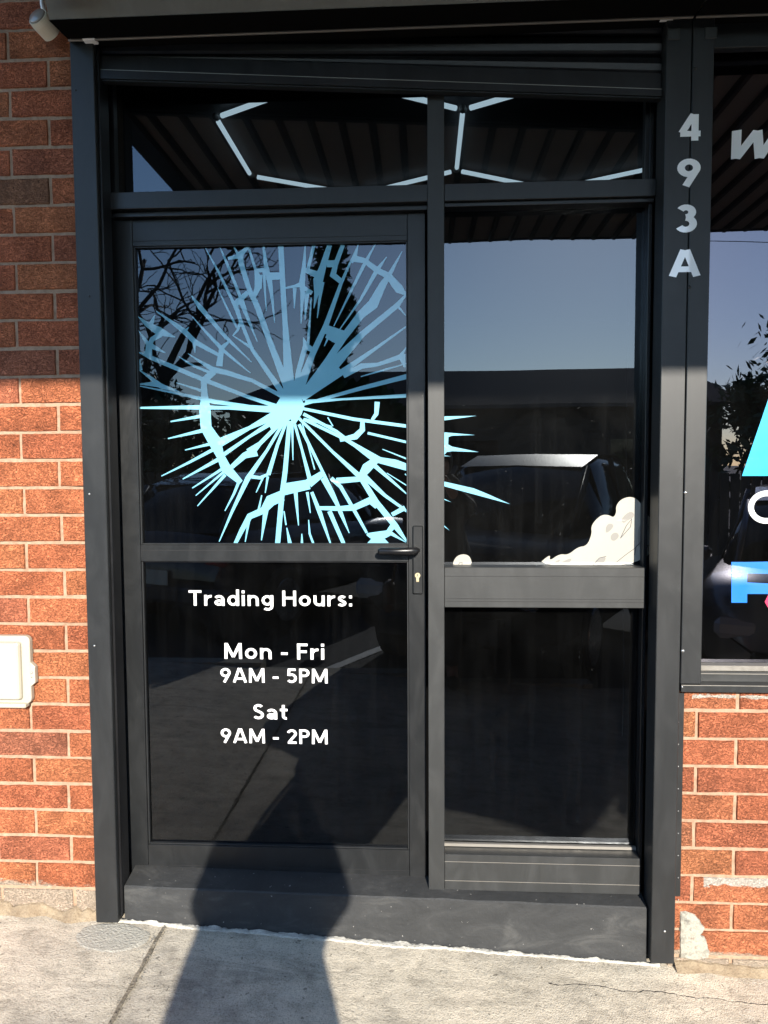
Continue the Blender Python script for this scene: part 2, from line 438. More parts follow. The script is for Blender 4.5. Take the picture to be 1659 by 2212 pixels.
# dirt and grit in the joint
bm = bmesh.new()
for k in range(len(joints)-1):
    if abs(joints[k+1]) > 8: continue
    x = joints[k+1]
    n = 70; prev = None
    for i in range(n+1):
        y = -.0-2.84*i/n; wl = .006+.005*noise.noise(Vector((x, y*17, 0))); wr = .007+.006*noise.noise(Vector((x, y*23, 9)))
        cur = (bm.verts.new((x-wl, y, gz(x, y)-.0035)), bm.verts.new((x+wr, y, gz(x, y)-.002+.004*noise.noise(Vector((0, y*30, 0))))))
        if prev: bm.faces.new((prev[0], prev[1], cur[1], cur[0]))
        prev = cur
o = bm_obj('joint_dirt', bm, GROUT, pave)
bm = bmesh.new()                      # grit and crumbs along the joint by the door
for i in range(700):
    y = -rnd.random()**1.3*1.6; x = -.835+rnd.gauss(.004, .010)
    s = rnd.uniform(.001, .0036); c0 = Vector((x, y, gz(x, y)+s*.4+.0))
    vs = [bm.verts.new(c0+Vector((rnd.uniform(-1, 1), rnd.uniform(-1, 1), rnd.uniform(-.2, 1)))*s) for _ in range(4)]
    for t in ((0, 1, 2), (0, 2, 3), (0, 3, 1), (1, 3, 2)): bm.faces.new([vs[q] for q in t])
o = bm_obj('grit', bm, cement('grit', (.05, .045, .04), (.30, .27, .22)), None, 'stuff'); o['label'] = 'loose grit and crumbs along the pavement joint by the door'; o['category'] = 'grit'
kerb = thing('kerb', None, None, kind='structure')
for k in range(20):
    x = -12+k*1.2
    bm = bmesh.new(); prism(bm, [(-3.04, gz(x)-.2), (-3.02, gz(x+.6, -3.0)-.012), (-3.00, gz(x+.6, -3.0)), (-2.86, gz(x+.6, -2.86)), (-2.86, gz(x)-.2)], 'x', x+.004, x+1.196)
    bm_obj('kerb_stone', bm, CEM_P, kerb)

# irregular white cement fringe at the foot of the step, rounded patches
def blob_patch(name, cx, cy, rx, ry, h, mat, label, seed=0, plane='ground'):
    bm = bmesh.new(); n = 36; rings = []
    for r_i, f in enumerate((1.0, .86, .55)):
        ring = []
        for k in range(n):
            a = 2*PI*k/n; e = 1+.10*noise.noise(Vector((math.cos(a)*1.7, math.sin(a)*1.7, seed)))+.05*noise.noise(Vector((math.cos(a)*7, math.sin(a)*7, seed)))
            x = cx+rx*f*e*math.cos(a); y = cy+ry*f*e*math.sin(a)
            ring.append(bm.verts.new((x, y, gz(x, y)+(-.001 if r_i == 0 else h+.004*0))))
        rings.append(ring)
    for a, b in zip(rings, rings[1:]):
        for k in range(n): bm.faces.new((a[k], a[(k+1) % n], b[(k+1) % n], b[k]))
    bm.faces.new(rings[-1])
    o = bm_obj(name, bm, mat); tag(o, label, 'patch'); return o
p0 = atg(250, 2022, gz(-.9))
o = blob_patch('cement_patch', p0.x-.01, -.085, .118, .072, .0012, CEM_P, 'round pale cement patch on the pavement left of the joint', 3)
o['kind'] = 'structure'
bm = bmesh.new(); n = 260; prev = None
for i in range(n+1):
    x = -1.00+1.72*i/n
    wv = .006+.020*(noise.noise(Vector((x*4, 0, 2)))+.2)+.006*noise.noise(Vector((x*45, 0, 2)))+.004*noise.noise(Vector((x*120, 0, 2)))
    wv = max(.003, wv*(1 if x < .35 else .6)); hz = .006+.008*noise.noise(Vector((x*20, 3, 1)))+.004*noise.noise(Vector((x*90, 3, 1)))
    cur = [bm.verts.new(q) for q in ((x, -.004, gz(x)-.01), (x, -.004, gz(x)+max(.002, hz)), (x, -.006-wv*.5, gz(x)+.006), (x, -.006-wv, gz(x)+.0045), (x, -.008-wv, gz(x)-.004))]
    if prev:
        for k in range(4): bm.faces.new((prev[k], prev[k+1], cur[k+1], cur[k]))
    prev = cur
fr = bm_obj('cement_fringe', bm, CEM_W, None, 'structure')

# ================================================================ brick walls
def brick_mesh(seed, w, h=.0775, d=.10):
    r = random.Random(seed); bm = bmesh.new(); nx, nz = 7, 2
    F = []
    def j(s): return r.uniform(-s, s)
    outer = []
    g = {}
    for i in range(nx+1):
        for k in range(nz+1):
            ex = .0015 if i in (0, nx) else 0; ez = .0013 if k in (0, nz) else 0
            x = -w/2+w*i/nx; z = -h/2+h*k/nz
            if i == 0: x += ex+abs(j(.0016))
            if i == nx: x -= ex+abs(j(.0016))
            if k == 0: z += ez+abs(j(.0022))
            if k == nz: z -= ez+abs(j(.0022))
            y = -d/2+j(.0012)
            g[i, k] = bm.verts.new((x, y, z))
    for i in range(nx):
        for k in range(nz): bm.faces.new((g[i, k], g[i+1, k], g[i+1, k+1], g[i, k+1]))
    loop = [(i, 0) for i in range(nx)]+[(nx, k) for k in range(nz)]+[(i, nz) for i in range(nx, 0, -1)]+[(0, k) for k in range(nz, 0, -1)]
    mid = []
    for (i, k) in loop:
        v = g[i, k].co; x = v.x; z = v.z
        if i == 0: x = -w/2+abs(j(.0012))
        if i == nx: x = w/2-abs(j(.0012))
        if k == 0: z = -h/2+abs(j(.0016))
        if k == nz: z = h/2-abs(j(.0016))
        mid.append(bm.verts.new((x, -d/2+.0045+j(.0008), z)))
    back = [bm.verts.new((v.co.x, d/2, v.co.z)) for v in mid]; n = len(loop)
    for q in range(n):
        a, b = g[loop[q]], g[loop[(q+1) % n]]
        bm.faces.new((b, a, mid[q], mid[(q+1) % n])); bm.faces.new((mid[(q+1) % n], mid[q], back[q], back[(q+1) % n]))
    me = bpy.data.meshes.new('brick'); bmesh.ops.recalc_face_normals(bm, faces=bm.faces); bm.to_mesh(me); bm.free(); return me
cache = {}
def brick(w, mat, parent, loc, key):
    kk = (round(w, 3), rnd.randrange(5), mat.name)
    if kk not in cache:
        me = brick_mesh(hash(kk[:2]) & 0xffff, w); me.materials.append(mat); cache[kk] = me
    o = newobj('brick', cache[kk], parent); o.location = Vector(loc)+Vector((0, rnd.gauss(0, .0011), rnd.gauss(0, .0006)))
    o.rotation_euler = (rnd.gauss(0, .006), rnd.gauss(0, .0035), rnd.gauss(0, .006)); return o
def brick_wall(label, name, x0, x1, z0, z1, jx, zj, mat, ztop_fix=None):
    t = thing(name, label, 'wall')
    row = 0; z = zj
    while z > z0: z -= .086; row -= 1
    while z < z1-.02:
        off = jx + (.12 if row % 2 else 0)
        off += rnd.gauss(0, .0025)
        n0 = math.floor((x0-off)/.24)
        x = off+n0*.24
        while x < x1:
            a, b = max(x+.0042, x0), min(x+.2358, x1)
            if b-a > .02: brick(round(b-a, 3), mat, t, ((a+b)/2, .05, z+.043), row)
            x += .24
        z += .086; row += 1
    bm = bmesh.new(); nx = int((x1-x0)/.03); nz = int((z1-z0)/.03); G = []
    for i in range(nx+1):
        G.append([bm.verts.new((x0+(x1-x0)*i/nx, .0050+.003*noise.noise(Vector((i*.9, k*.9, 0))), z0+(z1-z0)*k/nz)) for k in range(nz+1)])
    for i in range(nx):
        for k in range(nz): bm.faces.new((G[i][k], G[i+1][k], G[i+1][k+1], G[i][k+1]))
    bm_obj('mortar', bm, MORTAR, t)
    box('wall_core', (x0, .03, z0), (x1, .24, z1), MORTAR, t, 0)
    return t
jl = at(46, 965, 0); zl = at(80, 936.5, 0).z
jr = at(1504, 1560, 0); zr = at(1520, 1537, 0).z
# left wall courses: joint line just below the course whose joint is at px 46
brick_wall('orange red rustic brick wall left of the black shutter guide', 'brick_wall', -2.75, -1.0, gz(-2)-.1, 3.32, jl.x, at(80, 994, 0).z, BR_L)
brick_wall('browner brick wall under the shop window on the right', 'brick_wall', .745, 3.0, gz(2)-.1, at(1560, 1500, 0).z+.01, jr.x, at(1520, 1597, 0).z+.002, BR_R)
# loose mortar crust at foot of left wall
def crust(name, x0, x1, h, d, mat, seed, label):
    bm = bmesh.new(); n = 90; prev = None
    for i in range(n+1):
        x = x0+(x1-x0)*i/n; e = noise.noise(Vector((x*14, seed, 0)))+.5*noise.noise(Vector((x*50, seed, 0)))
        hh = max(.004, h*(1+.9*e)); dd = max(.004, d*(1+.8*noise.noise(Vector((x*11, seed, 5)))))
        cur = [bm.verts.new(q) for q in ((x, .006, gz(x)-.02), (x, .004, gz(x)+hh), (x, -.006, gz(x)+hh*.85), (x, -dd*.6, gz(x)+hh*.3), (x, -dd, gz(x)-.003))]
        if prev:
            for k in range(4): bm.faces.new((prev[k], prev[k+1], cur[k+1], cur[k]))
        prev = cur
    return bm_obj(name, bm, mat, None, 'structure')
CRUST = cement('crusty_mortar', (.18, .13, .085), (.36, .29, .20))
crust('mortar_crust', -2.75, -1.05, .030, .03, CRUST, 1, '')
crust('mortar_crust', .765, 3.0, .022, .03, CRUST, 4, '')
# smeared cement lumps beside the right guide
OUT = [(455,915),(520,900),(600,930),(690,1010),(735,1090),(725,1140),(668,1152),(735,1195),(772,1280),(800,1380),(790,1452),(640,1475),(455,1450)]
q_ = [at((2000+a/3.6875)*.69125, (2600+b/3.6875)*.69125, 0) for a, b in OUT]
ol = []
for i in range(len(q_)):
    A, B = q_[i], q_[(i+1) % len(q_)]
    for k in range(5):
        P_ = A.lerp(B, k/5); e = .0028*noise.noise(Vector((P_.x*60, 0, P_.z*60)))
        ol.append((P_.x+e, P_.z+e))
cxx = sum(p[0] for p in ol)/len(ol); czz = sum(p[1] for p in ol)/len(ol)
bm = bmesh.new(); R3 = []
for f, yy in ((1.0, .001), (.94, -.005), (.75, -.007), (.4, -.0085)):
    R3.append([bm.verts.new((cxx+(x-cxx)*f, yy+.002*noise.noise(Vector((x*40, f*5, z*40))), czz+(z-czz)*f)) for x, z in ol])
for A, B in zip(R3, R3[1:]):
    for k in range(len(ol)): bm.faces.new((A[k], A[(k+1) % len(ol)], B[(k+1) % len(ol)], B[k]))
bm.faces.new(R3[-1])
M = NM('smeared_cement_with_brick_showing'); w = M.coord('World')
c = M.ramp(M.noise(w, 26, 6, .7), [(.36, (.20, .065, .03)), (.40, (.26, .24, .20)), (.5, (.36, .345, .29)), (.66, (.16, .15, .13))])
M.set(Base_Color=c, Roughness=.95); M.bump(M.noise(w, 90, 5), 1.0, .006)
tag(bm_obj('cement_smear', bm, M.m), 'smear of pale cement on the bricks beside the foot of the right guide', 'cement')

# ================================================================ building shell and dark room inside
shell = thing('building', 'dark painted upper front and shell of the shop above the shutter boxes', 'building')
box('wall', (-1.0, .16, 2.72), (4.0, .30, 3.34), INTW, shell, 0)
box('parapet', (-2.75, -.0, 3.40), (8.0, .30, 4.6), MORTAR, shell, 0)
box('wall', (3.0, .02, -.4), (8.0, .30, 3.40), MORTAR, shell, 0)
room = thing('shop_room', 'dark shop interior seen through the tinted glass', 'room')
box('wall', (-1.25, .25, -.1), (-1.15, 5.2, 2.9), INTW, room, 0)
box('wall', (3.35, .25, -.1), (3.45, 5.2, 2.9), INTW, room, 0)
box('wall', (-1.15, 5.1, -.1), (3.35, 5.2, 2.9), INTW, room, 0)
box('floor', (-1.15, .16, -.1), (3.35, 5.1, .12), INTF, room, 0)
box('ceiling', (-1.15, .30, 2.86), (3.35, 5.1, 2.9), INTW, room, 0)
# hexagonal tube lights under the ceiling
ZL = 2.83; HH = ZL-1.5; sx0, sx1, sx2 = -.601*HH, .128*HH, .857*HH
led = thing('ceiling_light', 'honeycomb of bluish white tube lights on the shop ceiling', 'light')
ys_ = {}
pA = atg(467, 255, ZL); pB = atg(540, 378, ZL); pD = atg(1000, 237, ZL); pE = atg(995, 370, ZL); pF = atg(1408, 360, ZL)
yA, yB = (pA.y+pD.y)/2, (pB.y+pE.y)/2
hx = (pD.x-pA.x)/2; dyp = hx*math.tan(math.radians(30))
X = [pA.x, (pA.x+pD.x)/2, pD.x, pD.x+hx, pD.x+2*hx, pD.x+3*hx]
segs = [((X[0], yA), (X[0], yB)), ((X[0], yA), (X[1], yA-dyp)), ((X[1], yA-dyp), (X[2], yA)), ((X[2], yA), (X[2], yB)), ((X[0], yB), (X[1], yB+dyp)), ((X[1], yB+dyp), (X[2], yB)),
        ((X[2], yA), (X[3], yA-dyp)), ((X[2], yB), (X[3], yB+dyp)), ((X[3], yB+dyp), (X[4], yB)), ]
nodes = set()
for a, b in segs:
    A = Vector((*a, ZL)); B = Vector((*b, ZL)); d = (B-A).normalized()
    if min(A.y, B.y) < .19: 
        # keep the honeycomb inside the room
        t = (.20-A.y)/(B.y-A.y) if B.y != A.y else 0
        P_ = A+(B-A)*t
        if A.y < B.y: A = P_
        else: B = P_
    bm = bmesh.new(); tube(bm, [A+d*.03, B-d*.03], .0095, 8); bm_obj('tube', bm, LED, led)
    nodes.add((round(a[0], 4), round(a[1], 4))); nodes.add((round(b[0], 4), round(b[1], 4)))
for nd in nodes:
    if nd[1] < .2: continue
    bm = bmesh.new(); bmesh.ops.create_icosphere(bm, subdivisions=2, radius=.016, matrix=Matrix.Translation((nd[0], nd[1], ZL+.004))); bm_obj('joint', bm, JOINT, led)

# ================================================================ awning overhead
AW_Y, AW_Z, AW_X = -3.82, 3.348, -1.53
aw = thing('awning', 'flat street awning with ribbed metal soffit over the shopfront', 'awning')
box('soffit_sheet', (AW_X, AW_Y, AW_Z), (8.0, -.002, AW_Z+.02), SOFFIT, aw, 0)
k = 0; x = AW_X+.09
while x < 6.6:
    bm = bmesh.new(); prism(bm, [(x-.022, AW_Z-.001), (x-.012, AW_Z-.026), (x+.012, AW_Z-.026), (x+.022, AW_Z-.001)], 'y', AW_Y+.004, -.004); bm_obj('rib', bm, RIBM, aw); x += .165
box('edge_beam', (AW_X-.13, AW_Y, AW_Z-.03), (AW_X-.002, -.004, AW_Z+.2), BEAM, aw)
box('fascia', (AW_X-.13, AW_Y-.06, AW_Z-.003), (8.0, AW_Y-.002, AW_Z+.24), BEAM_B, aw)
box('roof_sheet', (AW_X, AW_Y, AW_Z+.18), (8.0, -.004, AW_Z+.2), BEAM, aw, 0)

# ================================================================ roller shutters
GY = -.03
def guide(parent, x0, x1, z0, z1, mat, yb=.06):
    return box('guide_rail', (x0, GY, z0), (x1, yb, z1), mat, parent, .002)
sh = thing('roller_shutter', 'black roller shutter over the door, nearly rolled up with its bottom bar hanging askew', 'roller shutter')
Lx0, Lx1 = -1.048, -.9765
ztopg = at(175, 96, GY).z+.03
bm = bmesh.new()
add_box(bm, (Lx0, GY, gz(-1)+.006), (Lx1, .055, ztopg), .002)
bm_obj('guide_rail', bm, BLK_POST, sh)
box('guide_lip', (Lx1+.001, -.012, gz(-1)+.02), (Lx1+.008, .05, ztopg), BLK_DARK, sh, .001)
Px0, Pm, Px1 = .6855, .7575, .8185
zb = at(1432, 2085, GY).z
box('guide_rail', (Px0, GY, zb+.004), (Pm-.0015, .055, ztopg+.02), BLK_POST, sh, .002)
box('guide_flashing', (Pm+.0015, -.004, at(1460, 1935, 0).z), (Pm+.022, .02, at(1460, 1496, 0).z), BLK_POST, sh, .001)
for (px, py) in ((163, 195), (193, 640), (193, 1067), (204, 1395)):
    q = at(px, py, GY); screw('screw', (q.x, GY, q.z), .0035, SILVER if py > 800 else BLK_DARK, sh)
for (px, py) in ((1436, 2012),):
    q = at(px, py, GY); screw('screw', (q.x, GY, q.z), .004, SILVER, sh)
for k in range(9):
    q = at(1463, 1560+k*48, -.004); screw('rivet', (q.x+.003, -.004, q.z), .0022, SILVER, sh)
# box: octagonal pressed-metal hood
def hood(parent, x0, x1, label=None):
    a = atx(145, 86, Lx0); b = atx(102, 44, Lx0); c = atx(91, 0, Lx0)
    A = (a.y, a.z); B = (b.y, b.z); C = (c.y, c.z)
    top = (C[0]+(C[0]-B[0])*1.1, C[1]+(C[1]-B[1])*1.1+.04)
    outline = [(.14, a.z+.004), A, B, top, (top[0]+.02, top[1]+.02), (.14, top[1]+.02)]
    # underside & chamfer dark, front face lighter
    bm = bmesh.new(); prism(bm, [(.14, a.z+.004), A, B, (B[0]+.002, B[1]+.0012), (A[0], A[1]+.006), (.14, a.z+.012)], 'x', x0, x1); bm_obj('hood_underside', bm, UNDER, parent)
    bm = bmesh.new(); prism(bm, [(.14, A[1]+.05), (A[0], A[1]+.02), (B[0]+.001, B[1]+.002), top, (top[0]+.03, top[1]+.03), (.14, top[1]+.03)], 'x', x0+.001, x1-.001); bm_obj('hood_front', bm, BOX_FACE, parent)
    bm = bmesh.new(); add_box(bm, (x0, A[0]-.0035, A[1]-.0045), (x1, A[0]+.004, A[1]+.0015), .0008); bm_obj('hood_lip', bm, LIP, parent)
    return A, B, top
A_, B_, T_ = hood(sh, Lx0+.004, Pm-.004)
screw('screw', (Lx0+.012, A_[0]-.004, A_[1]+.004), .005, SILVER, sh)
for (px, py) in ((197, 91), (1440, 41)):
    q = at(px, py, GY); box('end_clip', (q.x-.02, -.05, q.z-.004), (q.x+.02, -.02, q.z+.004), VINYL_W, sh, .003)
# curtain slats, hanging between the guides; the bottom bar sits lower on the right
SY = .012
zbL1, zbR1 = at(200, 176, SY).z, at(1428, 214, SY).z
zbL0, zbR0 = at(200, 158, SY).z, at(1428, 200, SY).z
ztl, ztr = at(200, 96, SY).z, at(1428, 60, SY).z
X0s, X1s = Lx1+.002, Px0-.002
def slanted_bar(name, zl0, zr0, zl1, zr1, y0, y1, mat, parent, prof='flat'):
    bm = bmesh.new()
    def ring(x, za, zb_):
        h = zb_-za
        if prof == 'flat': pts = [(y0, za), (y0, zb_), (y1, zb_), (y1, za)]
        else: pts = [(y1, za), (y0+.004, za+.05*h), (y0-.0, za+.18*h), (y0-.004, za+.5*h), (y0+.0, za+.80*h), (y0+.005, za+.95*h), (y1, zb_)]
        return [bm.verts.new((x, a, b)) for a, b in pts]
    R0, R1 = ring(X0s, zl0, zl1), ring(X1s, zr0, zr1); n = len(R0)
    for i in range(n): bm.faces.new((R0[i], R0[(i+1) % n], R1[(i+1) % n], R1[i]))
    bm.faces.new(R0); bm.faces.new(R1[::-1]); return bm_obj(name, bm, mat, parent)
slanted_bar('bottom_bar', zbL1, zbR1, zbL0, zbR0, SY-.018, SY+.022, BLK_DARK, sh)
slanted_bar('bar_edge', zbL0+.0005, zbR0+.0005, zbL0+.004, zbR0+.004, SY-.014, SY+.01, LIP, sh)
slanted_bar('bar_edge', zbL1-.0035, zbR1-.0035, zbL1-.0005, zbR1-.0005, SY-.012, SY+.01, BLK_POST, sh)
slanted_bar('bar_back', zbL0+.0045, zbR0+.0045, zbL0+.047, zbR0+.050, SY-.008, SY+.01, BLK_DARK, sh)
lastL, lastR = zbL0+.0475, zbR0+.0505
for k in range(6):
    hL = .004 if k == 0 else .056; hR = .056
    slanted_bar('slat', lastL+.0005, lastR+.0005, lastL+hL-.003, lastR+hR-.003, SY-.004, SY+.008, BLK_DARK, sh, 'curve'); lastL += hL; lastR += hR

sh2 = thing('roller_shutter', 'black shutter hood and guide over the shop window at the right edge', 'roller shutter')
box('guide_rail', (Pm+.0015, GY, at(1500, 1478, GY).z), (Px1, .055, ztopg+.02), BLK_POST, sh2, .002)
hood(sh2, Pm+.004, 3.0)
for (px, py) in ((1545, 36),):
    q = at(px, py, GY); box('end_clip', (q.x-.02, -.05, q.z-.003), (q.x+.02, -.02, q.z+.003), VINYL_W, sh2, .003)
for (px, py, mt) in ((1501, 148, BLK_DARK), (1489, 620, BLK_DARK), (1481, 1064, SILVER), (1475, 1406, SILVER)):
    q = at(px, py, GY); screw('screw', (q.x, GY, q.z), .0055, mt, sh2)
box('guide_rail', (2.93, GY, at(1500, 1478, GY).z), (3.0, .055, ztopg+.02), BLK_POST, sh2, .002)
q0 = at(1560, 42, .02)
box('bottom_bar', (Px1+.002, .0, at(1600, 102, .0).z), (2.928, .03, ztopg), BLK_POST, sh2, .002)
for xx in (Px0+.014, Pm+.045):
    bm = bmesh.new(); z_ = at(1450, 78, GY).z
    add_box(bm, (xx-.012, GY-.004, z_-.012), (xx+.022, GY-.0005, z_+.02), .002)
    bm_obj('guide_stop', bm, BLK_FRAME, sh if xx < Pm else sh2)

# ================================================================ step / threshold under the frame
stp = thing('doorstep', 'raised concrete step painted dark grey under door and side pane', 'step')
zf0, zf1 = at(262, 1914, 0).z, at(1395, 1961, 0).z
bm = bmesh.new(); n = 60; prev = None
for i in range(n+1):
    x = Lx1+.01+(Px0-.004-Lx1-.01)*i/n; zt = zf0+(zf1-zf0)*i/n+.0025*noise.noise(Vector((x*9, 1, 0)))+.0012*noise.noise(Vector((x*60, 1, 0)))
    yb_ = .11
    y0 = .0+.0018*noise.noise(Vector((x*12, 0, 0)))
    pts = [(y0, gz(x)-.06), (y0-.001, gz(x)+.02), (y0, zt-.004), (y0+.004, zt), (.115, zt+.018), (.20, zt+.019), (.20, gz(x)-.06)]
    cur = [bm.verts.new((x, a, b)) for a, b in pts]
    if prev:
        for k in range(6): bm.faces.new((prev[k], prev[k+1], cur[k+1], cur[k]))
    else: bm.faces.new(cur)
    prev = cur
bm.faces.new(prev[::-1]); bm_obj('step_body', bm, STEP, stp)

# ================================================================ shopfront frame
FY = .042; BY = .14
sf = thing('shopfront_frame', 'black aluminium shopfront frame with transom panes and side pane around the door', 'shopfront')
DYE = .098; Jx1 = at(268, 1700, DYE).x; Mx0, Mx1 = .0085, .0585; TopZ = 2.78
zr0_, zr1_ = at(830, 452-11, FY).z, at(830, 404, FY).z      # transom rail
zr1_ = at(232, 415, FY).z; zr0_ = at(235, 451, FY).z
zbot_s = at(1160, 1929, FY).z
box('jamb', (Lx1-.045, .062, zf0+.004), (at(259, 1700, .062).x, BY, TopZ), BLK_DARK, sf, .001)
box('jamb_stop', (at(259, 1700, .062).x+.0005, .078, zf0+.008), (Jx1+.0006, BY, TopZ), BLK_POST, sf, .001)
box('mullion', (Mx0, FY, at(940, 1935, FY).z), (Mx1, BY, TopZ), BLK_FRAME, sf, .0012)
Rx1 = Px0-.0005
RJ = at(1388, 1300, .06).x
box('transom_rail', (Lx1-.012, FY+.004, zr0_), (Mx0-.0005, BY-.01, zr1_), BLK_DOOR, sf, .0012)
box('transom_rail', (Mx1+.0005, FY+.004, zr0_), (Rx1, BY-.01, zr1_), BLK_DOOR, sf, .0012)
box('rail_stop', (Lx1+.0, FY+.03, zr0_-.016), (Mx0-.001, BY-.01, zr0_-.0005), BLK_DARK, sf, .001)
box('rail_stop', (Mx1+.001, FY+.02, zr0_-.012), (Rx1, BY-.01, zr0_-.0005), BLK_DARK, sf, .001)
box('head_rail', (Lx1-.01, FY+.006, 2.70), (Rx1, BY-.01, TopZ-.004), BLK_DARK, sf, .0012)
box('jamb', (RJ+.004, .075, zbot_s+.002), (Rx1, BY, TopZ), BLK_DARK, sf, .0012)
zm1, zm0 = at(1170, 1226, FY+.004).z, at(1170, 1313, FY+.004).z
box('mid_rail', (Mx1+.0005, FY+.004, zm0), (RJ+.003, BY-.01, zm1), BLK_FRAME, sf, .0015)
for f in (.15, .22, .78):
    zz = zm0+(zm1-zm0)*f; box('rail_groove', (Mx1+.001, FY+.0025, zz-.0006), (RJ+.0025, FY+.005, zz+.0006), GASKET, sf, 0)
zs1 = at(1170, 1850, FY+.004).z
box('bottom_rail', (Mx1+.0005, FY+.004, zbot_s), (RJ+.003, BY-.01, zs1-.001), BLK_FRAME, sf, .0015)
for f in (.27, .80):
    zz = zbot_s+(zs1-zbot_s)*f; box('rail_groove', (Mx1+.001, FY+.0025, zz-.0006), (RJ+.0025, FY+.005, zz+.0006), LIP, sf, 0)
SGY = .112
box('glazing_bead', (Mx1+.0005, SGY-.016, zs1), (RJ+.003, SGY-.003, zs1+.010), LIP, sf, .001)
TGY = .112
def pane(name, x0, x1, z0, z1, y, mat, parent, th=.006):
    bm = bmesh.new()
    vs = [bm.verts.new(q) for q in ((x0, y, z0), (x1, y, z0), (x1, y, z1), (x0, y, z1))]; bm.faces.new(vs)
    r = bmesh.ops.extrude_face_region(bm, geom=list(bm.faces)); 
    for v in r['geom']:
        if isinstance(v, bmesh.types.BMVert): v.co.y += th
    o = bm_obj(name, bm, mat, parent)
    # the rear face and rims are left to a plain tinted copy so that the mirror image stays single
    me = o.data; me.materials.append(BACKG)
    for p in me.polygons:
        if abs(p.normal.y+1) > .01: p.material_index = 1
    return o
Mb = NM('glass_rear_face')
for nd in list(Mb.t.nodes):
    if nd.type == 'BSDF_PRINCIPLED': Mb.t.nodes.remove(nd)
tr = Mb.n('ShaderNodeBsdfTransparent'); tr.inputs[0].default_value = (.9, .92, .92, 1); Mb.l(tr.outputs[0], Mb.out.inputs[0]); BACKG = Mb.m
pane('glass_pane', Jx1-.03, Mx0+.004, zr1_-.004, 2.72, TGY, GL_TRAN, sf)
pane('glass_pane', Mx1-.004, RJ+.02, zr1_-.004, 2.72, TGY, GL_TRAN, sf)
sp_u = pane('glass_pane', Mx1-.004, RJ+.02, zm1-.004, zr0_-.002, SGY, GL_SIDE, sf)
sp_l = pane('glass_pane', Mx1-.004, RJ+.02, zs1-.004, zm0+.002, SGY, GL_DOOR, sf)
# corner post of the transom at left
box('glazing_bead', (at(245, 300, TGY-.03).x-.02, TGY-.03, zr1_+.0005), (at(247, 300, TGY-.03).x, TGY-.002, 2.70), BLK_DARK, sf, .001)
box('glazing_bead', (RJ-.008, TGY-.03, zr1_+.0005), (RJ+.03, TGY-.002, 2.70), BLK_DARK, sf, .001)

cd = at(1357, 700, .19); bm = bmesh.new()
tube(bm, [(cd.x+.002*math.sin(i*1.3), .19, at(1357, 560, .19).z-(at(1357, 560, .19).z-at(1352, 1590, .19).z)*i/12) for i in range(13)], .0016, 6)
bc = tag(bm_obj('blind_cord', bm, VINYL_W), 'thin pale blind cord hanging behind the side pane', 'cord')

# ================================================================ door
DY = .098
dr = thing('door', 'black aluminium glass door with shattered glass print and trading hours', 'door')
Dx0, Dx1 = Jx1+.002, Mx0-.0075
gx0, gx1 = at(299, 1000, DY).x-.0015, at(881, 1000, DY).x
gx0 = -.8975
gx0 = at(299, 1000, DY).x
dz1 = at(600, 462, DY).z; dz0 = at(600, 1892, DY).z
gt1, gt0 = at(560, 529, DY).z, at(560, 1177, DY).z
gl1, gl0 = at(560, 1213, DY).z, at(560, 1830, DY).z
box('stile', (Dx0+.001, DY, dz0), (gx0-.0012, DY+.04, dz1), BLK_DOOR, dr, .0012)
box('stile', (gx1+.0012, DY, dz0), (Dx1, DY+.04, dz1), BLK_DOOR, dr, .0012)
for a, b, nm in ((gt1+.004, dz1, 'top_rail'), (gl1, gt0, 'lock_rail'), (dz0, gl0, 'bottom_rail')):
    box(nm, (gx0-.0006, DY+.0008, a), (gx1+.0006, DY+.04, b), BLK_DOOR, dr, .0012)
zt_ = at(560, 515, DY).z; box('rail_groove', (gx0, DY-.0006, zt_-.0006), (gx1, DY+.002, zt_+.0006), GASKET, dr, 0)
zt_ = at(560, 1873, DY).z; box('rail_groove', (gx0, DY-.0006, zt_-.0006), (gx1, DY+.002, zt_+.0006), GASKET, dr, 0)
zt_ = at(560, 1189, DY).z; box('rail_groove', (gx0, DY-.0006, zt_-.0007), (gx1, DY+.002, zt_+.0007), GASKET, dr, 0)
DGY = .116
for (a, b) in ((gt0, gt1+.004), (gl0, gl1)):
    for (q0, q1) in (((gx0-.0006, DGY-.012, a), (gx0+.004, DGY-.0005, b)), ((gx1-.004, DGY-.012, a), (gx1+.0006, DGY-.0005, b)), ((gx0+.0045, DGY-.012, a), (gx1-.0045, DGY-.0005, a+.004)), ((gx0+.0045, DGY-.012, b-.004), (gx1-.0045, DGY-.0005, b))):
        box('glazing_bead', q0, q1, BLK_POST if q1[2]-q0[2] > .1 or q0[2] == a else BLK_DARK, dr, .0008)
gp_u = pane('glass_pane', gx0-.0005, gx1+.0005, gt0, gt1+.004, DGY, GL_DOOR, dr)
gp_l = pane('glass_pane', gx0-.0005, gx1+.0005, gl0, gl1, DGY, GL_DOOR, dr)
